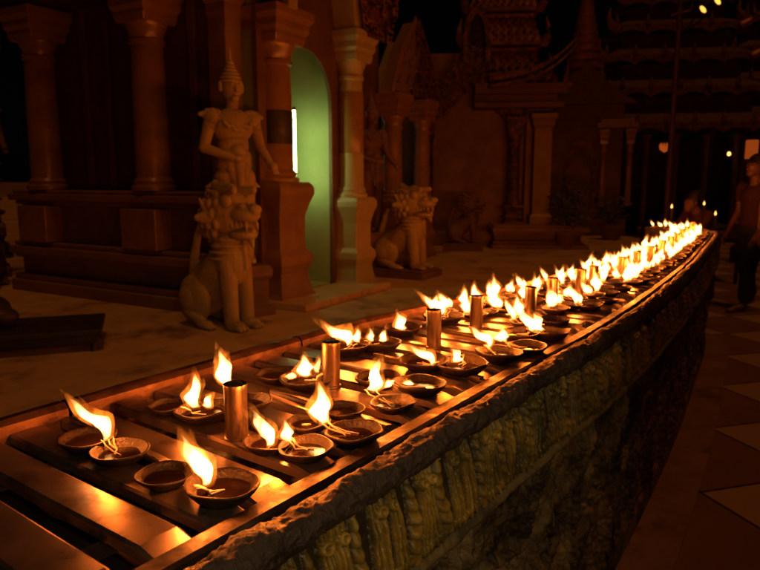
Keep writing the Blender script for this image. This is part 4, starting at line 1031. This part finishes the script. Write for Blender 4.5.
def ornament(x, y, z):  # lit gilded lattice; the light on it is put in by a glowing box
    o = empty('lattice_ornament', (x, y, z), R(30), 'emissive gilded lattice lantern high at the top left corner', 'ornament')
    mb = MB(); mb.lathe([(.2, 0), (.2, .8)], 10, sq=True); mb.build('glow_panel', M['lattice_glow'], o)
    mb = MB()
    for k in range(-3, 4):
        for sy in (-1, 1): mb.box(k*.066-.014, k*.066+.014, sy*.205-.008, sy*.205+.008, 0, .8); mb.box(sy*.205-.008, sy*.205+.008, k*.066-.014, k*.066+.014, 0, .8)
    for k in range(9): mb.lathe([(.218, k*.1-.014), (.218, k*.1+.014)], sq=True)
    mb.build('lattice', M['black'], o)
    mb = MB(); mb.lathe([(.3, .8), (.24, .9), (.06, 1.05), (.02, 1.3)], sq=True); mb.build('cap', M['roof'], o); 
    mb = MB(); mb.lathe([(.16, -2.63), (.16, -2.5), (.05, -2.4), (.05, -.1), (.22, -.03), (.22, .0)], 12); mb.build('post', M['black'], o, 40)
    return o
ornament(-4.95, 8.6, 3.02)
def candle(x, y, z, label, g):
    o = empty('candle', (x, y, z), 0, label, 'candle', g)
    mb = MB(); mb.lathe([(.02, -.18), (.02, 0), (.004, .004)], 10); mb.build('stick', M['palecol'], o, 40)
    mb = MB(); mb.lathe([(.003, .0), (.013, .015), (.010, .034), (.001, .06)], 10); mb.build('flame', M['bulb'], o, 60)
for (u, v, d) in ((670, 206, 9.6), (702, 203, 10.0), (692, 221, 9.0), (714, 213, 9.2)):
    x = (u-380)/664*d*1.0; z = 1.38+d*(-(v-285)/664*.9877-.1564)
    candle(x, d, z-.03, 'tiny distant candle flame beyond the far bend of the tray', 'distant candles')
# candle stand that carries them
cs = empty('candle_stand', (4.35, 9.5, 0), R(-10), 'dark candle rack beyond the far bend of the tray', 'candle stand')
mb = MB()
for zz in (.55, .72): mb.box(-.5, .6, -.6, .6, zz, zz+.03)
mb.build('shelf', M['black'], cs)
for sx in (-.45, .55):
    for sy in (-.55, .55):
        mb = MB(); mb.tube([(sx, sy, 0), (sx, sy, .9)], .025, 8); mb.build('leg', M['black'], cs)
pl_t = Vector((.02, 1.12, .84)); pl_p = Vector((.60, -.72, 2.0)); pl_d = (pl_t-pl_p).normalized()  # added lamp, unseen behind the camera, to brighten the wall's outer face
wl = empty('added_wall_lamp', pl_p, 0, 'added unseen shaded lamp behind the camera, brightening the low wall', 'lamp')
qm = (-pl_d).to_track_quat('Z', 'Y').to_matrix().to_4x4()
mb = MB(); mb.lathe([(.10, -.02), (.09, .0), (.045, .09), (.025, .12)], 20, mat=qm); mb.build('shade', M['black'], wl, 40)
mb = MB(); mb.lathe([(.0, -.012), (.03, -.005), (.03, .03), (.015, .06)], 14, mat=qm); mb.build('bulb', M['bulb'], wl, 60)
mb = MB(); mb.tube([tuple(-pl_d*.11), (.02, -.1, .4), (.02, -.12, 1.2)], .008, 6); mb.build('cord', M['black'], wl)
pl = bpy.data.lights.new('added_wall_light', 'SPOT'); pl.energy = 52; pl.color = (1, .66, .27); pl.shadow_soft_size = .05; pl.spot_size = R(52); pl.spot_blend = 1
po = bpy.data.objects.new('added_wall_light', pl); C.objects.link(po); po.location = pl_p+pl_d*.03; po.rotation_euler = pl_d.to_track_quat('-Z', 'Y').to_euler()
# pillar at the right edge, light on its top put in as emission
lp = empty('lit_pillar', (6.15, 11.2, 0), 0, 'short orange lit pillar behind the head of the visitor at right', 'pillar')
mb = MB(); mb.lathe([(.2, 0), (.2, .25), (.1, .35), (.09, 1.62), (.13, 1.68), (.13, 1.72)], 16); mb.build('shaft', M['iron'], lp, 40)
mb = MB(); mb.lathe([(.09, 1.72), (.095, 1.74), (.095, 2.02), (.08, 2.03)], 16); mb.build('emissive_top', M['pillartop'], lp, 40)

# ------------------------------------------------------------------ dark low bench with a bundle, far left on the platform
bn = empty('low_bench', (-2.08, 3.92, PF), R(20), 'dark low flat bench on the platform at the left edge', 'bench')
mb = MB(); mb.box(-.6, .38, -.26, .26, .10, .135).box(-.58, .36, -.24, -.215, .05, .0995).box(-.58, .36, .215, .24, .05, .0995); mb.build('top', M['black'], bn, bevel=.006)
for sx in (-.54, .33):
    for sy in (-.22, .22):
        mb = MB(); mb.lathe([(.022, 0), (.017, .02), (.017, .0995)], 10, (sx, sy, 0)); mb.build('leg', M['black'], bn, 40)
bu = sculpt_mesh([ell((0, 0, .10), (.21, .17, .11)), ell((-.05, .03, .18), (.14, .12, .09)), ell((.06, -.03, .2), (.08, .08, .05)), cap((.02, 0, .2), (.05, .01, .29), .03, .02), ell((.055, .01, .3), (.04, .035, .03)), ell((.15, -.1, .06), (.09, .07, .06))], .01, 'bundle', 3)
bun = mesh_obj('cloth_bundle', bu, M['black']); bun.location = (-2.42, 3.86, PF+.134); bun.rotation_euler = (0, 0, .6)
tag(bun, 'dark knotted cloth bundle lying on the low bench at the left edge', 'bundle')

# ------------------------------------------------------------------ people
def person(x, y, z, rz, J, sc_, label, clothes, hair=True, face=True):
    r = empty('person', (x, y, z), rz, label, 'person'); r.scale = (sc_,)*3
    V = {k: Vector(v) for k, v in J.items()}
    P = [ell(V['pelvis'], (.095, .145, .10)), cap(V['pelvis']+Vector((0, 0, .05)), V['chest'], .10, .115), ell(V['chest'], (.10, .155, .13)), cap(V['chest'], V['neck'], .07, .052), cap(V['neck'], V['head'], .05, .05)]
    h = V['head']
    hf = V['look'].normalized(); up = Vector((0, 0, 1)); sd = up.cross(hf).normalized()
    q = Matrix((( hf.x, sd.x, 0, h.x), (hf.y, sd.y, 0, h.y), (hf.z, sd.z, 1, h.z), (0, 0, 0, 1)))
    T = lambda a, b, c: q @ Vector((a, b, c))
    P += [('e', q @ Matrix.Diagonal((.092, .075, .112, 1))), ell(T(.055, 0, -.06), (.045, .048, .045)), cap(T(.088, 0, .02), T(.108, 0, -.015), .010, .015), ell(T(.088, 0, -.052), (.012, .024, .007))]
    for s in (-1, 1): P += [ell(T(0, s*.076, -.005), (.02, .012, .03)), ell(T(.080, s*.03, .016), (.012, .015, .009))]
    for s, n in ((-1, 'r'), (1, 'l')):
        sh, el, wr, hp, kn, an = (V[n+k] for k in ('sh', 'el', 'wr', 'hp', 'kn', 'an'))
        P += [cap(sh, el, .05, .038), cap(el, wr, .038, .026), cap(V['chest']+Vector((0, s*.06, .07)), sh, .06, .052), cap(hp, kn, .082, .055), cap(kn, an, .054, .036)]
        fd = Vector((1, 0, 0)); P += [cap(an, an+fd*.15-Vector((0, 0, an.z-.028)), .036, .028), ell(an+Vector((.17, 0, .022-an.z)), (.05, .042, .022))]
        hd = (wr-el).normalized(); sd2 = hd.cross(Vector((0, 1, 0))).normalized()
        P.append(cap(wr, wr+hd*.07, .026, .032))
        for k, ln in enumerate((.07, .08, .075, .06)):
            b0 = wr+hd*.085+sd2*(k-1.5)*.019; P += [cap(b0, b0+hd*ln*.55, .0095, .0088), cap(b0+hd*ln*.55, b0+hd*ln+Vector((0, -s*.016, 0)), .0088, .0072)]
        P.append(cap(wr+hd*.03+sd2*-.03, wr+hd*.08+sd2*-.055, .011, .009))
    me = sculpt_mesh(P, .0065, 'body', 2); mesh_obj('body', me, M['skin'], r)
    if hair:
        HP = [('e', q @ Matrix.Translation((-.018, 0, .022)) @ Matrix.Diagonal((.100, .088, .112, 1)))]
        if hair == 'bun': HP.append(ell(T(-.12, 0, .05), (.05, .05, .05)))
        if hair == 'cap': HP += [ell(T(.10, 0, .06), (.06, .07, .012))]
        hm = sculpt_mesh(HP, .007, 'hair', 1)
        bm = bmesh.new(); bm.from_mesh(hm); qi = q.inverted()
        dl = [f for f in bm.faces if (lambda p: p.x > .052 and p.z < .055 and hair != 'cap' or p.z < -.075 or (hair == 'cap' and p.z < .03))(qi @ f.calc_center_median())]
        bmesh.ops.delete(bm, geom=dl, context='FACES'); bm.to_mesh(hm); bm.free()
        mesh_obj('hair' if hair != 'cap' else 'cap', hm, M['hair'], r)
    for nm, mat, prims in clothes(V): mesh_obj(nm, sculpt_mesh(prims, .009, nm, 3), mat, r)
    return r
STAND = dict(pelvis=(0, 0, .88), chest=(.0, 0, 1.20), neck=(.01, 0, 1.38), head=(.03, 0, 1.52), look=(1, .1, -.12),
    rsh=(0, -.17, 1.30), rel=(-.02, -.22, 1.05), rwr=(.10, -.22, .84), lsh=(0, .17, 1.30), lel=(.02, .22, 1.04), lwr=(.12, .2, .84),
    rhp=(0, -.085, .84), rkn=(-.04, -.09, .46), ran=(-.16, -.09, .08), lhp=(0, .085, .84), lkn=(.10, .09, .46), lan=(.12, .09, .06))
def cl_visitor(V):
    top = [ell(V['pelvis']+Vector((0, 0, .05)), (.118, .165, .10)), cap(V['pelvis']+Vector((0, 0, .08)), V['chest'], .122, .135), ell(V['chest'], (.12, .172, .14)), cap(V['rsh'], V['rel']*.45+V['rsh']*.55, .064, .056), cap(V['lsh'], V['lel']*.45+V['lsh']*.55, .064, .056), cap(V['chest']+Vector((0, -.06, .07)), V['rsh'], .068, .062), cap(V['chest']+Vector((0, .06, .07)), V['lsh'], .068, .062)]
    leg = [ell(V['pelvis']-Vector((0, 0, .02)), (.125, .168, .11))]
    for n in 'rl': leg += [cap(V[n+'hp'], V[n+'kn'], .102, .078), cap(V[n+'kn'], V[n+'kn']*.25+V[n+'an']*.75, .078, .07)]
    return [('vest', M['redcloth'], top), ('trousers', M['greencloth'], leg)]
def cl_wrap(a, b):
    def f(V):
        top = [ell(V['pelvis']+Vector((0, 0, .05)), (.118, .165, .10)), cap(V['pelvis']+Vector((0, 0, .08)), V['chest'], .122, .135), ell(V['chest'], (.12, .172, .14))]
        for n, s in (('r', -1), ('l', 1)): top += [cap(V[n+'sh'], V[n+'el'], .062, .05), cap(V['chest']+Vector((0, s*.06, .07)), V[n+'sh'], .068, .062)]
        leg = [ell(V['pelvis']-Vector((0, 0, .02)), (.125, .168, .11))]
        for n in 'rl': leg += [cap(V[n+'hp'], V[n+'kn'], .105, .09), cap(V[n+'kn'], V[n+'kn']*.2+V[n+'an']*.8, .09, .085)]
        mid = (V['rkn']+V['lkn'])/2; leg += [cap(V['pelvis'], mid, .12, .10), cap(mid, (V['ran']+V['lan'])/2+Vector((0, 0, .1)), .10, .09)]
        return [('blouse', a, top), ('sarong', b, leg)]
    return f
p1 = person(3.95, 7.05, 0, R(196), STAND, 1.0, 'visitor with dark cap and pale red vest walking left, carrying a shoulder bag', cl_visitor, hair='cap')
bagp = empty('shoulder_bag', (3.89, 6.80, .72), R(10), 'reddish canvas shoulder bag with a strap hanging from the visitor at right', 'bag')
bm_ = sculpt_mesh([ell((.10, 0, .08), (.14, .06, .13)), ell((.10, -.02, .02), (.13, .065, .08)), ell((.12, -.03, .15), (.11, .04, .05))], .008, 'bag', 2)
mesh_obj('pouch', bm_, M['bag'], bagp)
mb = MB(); mb.tube([(.0, .02, .16), (-.02, -.0, .42), (.06, .06, .66), (.14, .25, .64), (.2, .3, .4), (.19, .05, .18)], .014, 8); mb.build('strap', M['palecloth'], bagp, 60)
BENT = dict(STAND, pelvis=(0, 0, .82), chest=(.16, 0, 1.10), neck=(.25, 0, 1.24), head=(.33, 0, 1.33), look=(1, 0, -.5), rsh=(.2, -.16, 1.17), rel=(.36, -.19, .98), rwr=(.55, -.12, .95), lsh=(.2, .16, 1.17), lel=(.36, .19, .98), lwr=(.55, .10, .97), rhp=(0, -.085, .80), rkn=(.03, -.09, .44), ran=(-.04, -.09, .07), lhp=(0, .085, .80), lkn=(.05, .09, .44), lan=(.02, .09, .06))
p3 = person(3.62, 7.35, 0, R(205), BENT, .86, 'person in red bending over the far bend of the tray to tend a lamp', cl_wrap(M['redcloth'], M['wineb']), hair='bun')

# ------------------------------------------------------------------ sky and weak warm floodlighting
w = bpy.data.worlds.new('World'); sc.world = w; w.use_nodes = True
nt = w.node_tree; nt.nodes.clear()
sky = nt.nodes.new('ShaderNodeTexSky'); sky.sky_type = 'NISHITA'; sky.sun_disc = False; sky.sun_elevation = R(71); sky.sun_rotation = R(162)
bg = nt.nodes.new('ShaderNodeBackground'); bg.inputs['Strength'].default_value = .00008
wo = nt.nodes.new('ShaderNodeOutputWorld'); nt.links.new(sky.outputs[0], bg.inputs['Color']); nt.links.new(bg.outputs[0], wo.inputs['Surface'])
sd = bpy.data.lights.new('sun', 'SUN'); sd.energy = .34; sd.angle = R(12); sd.color = (1, .29, .045)
so = bpy.data.objects.new('sun', sd); C.objects.link(so)
so.rotation_euler = Vector((-.10, .30, -.95)).to_track_quat('-Z', 'Y').to_euler()
bpy.data.scenes.remove(TMP)
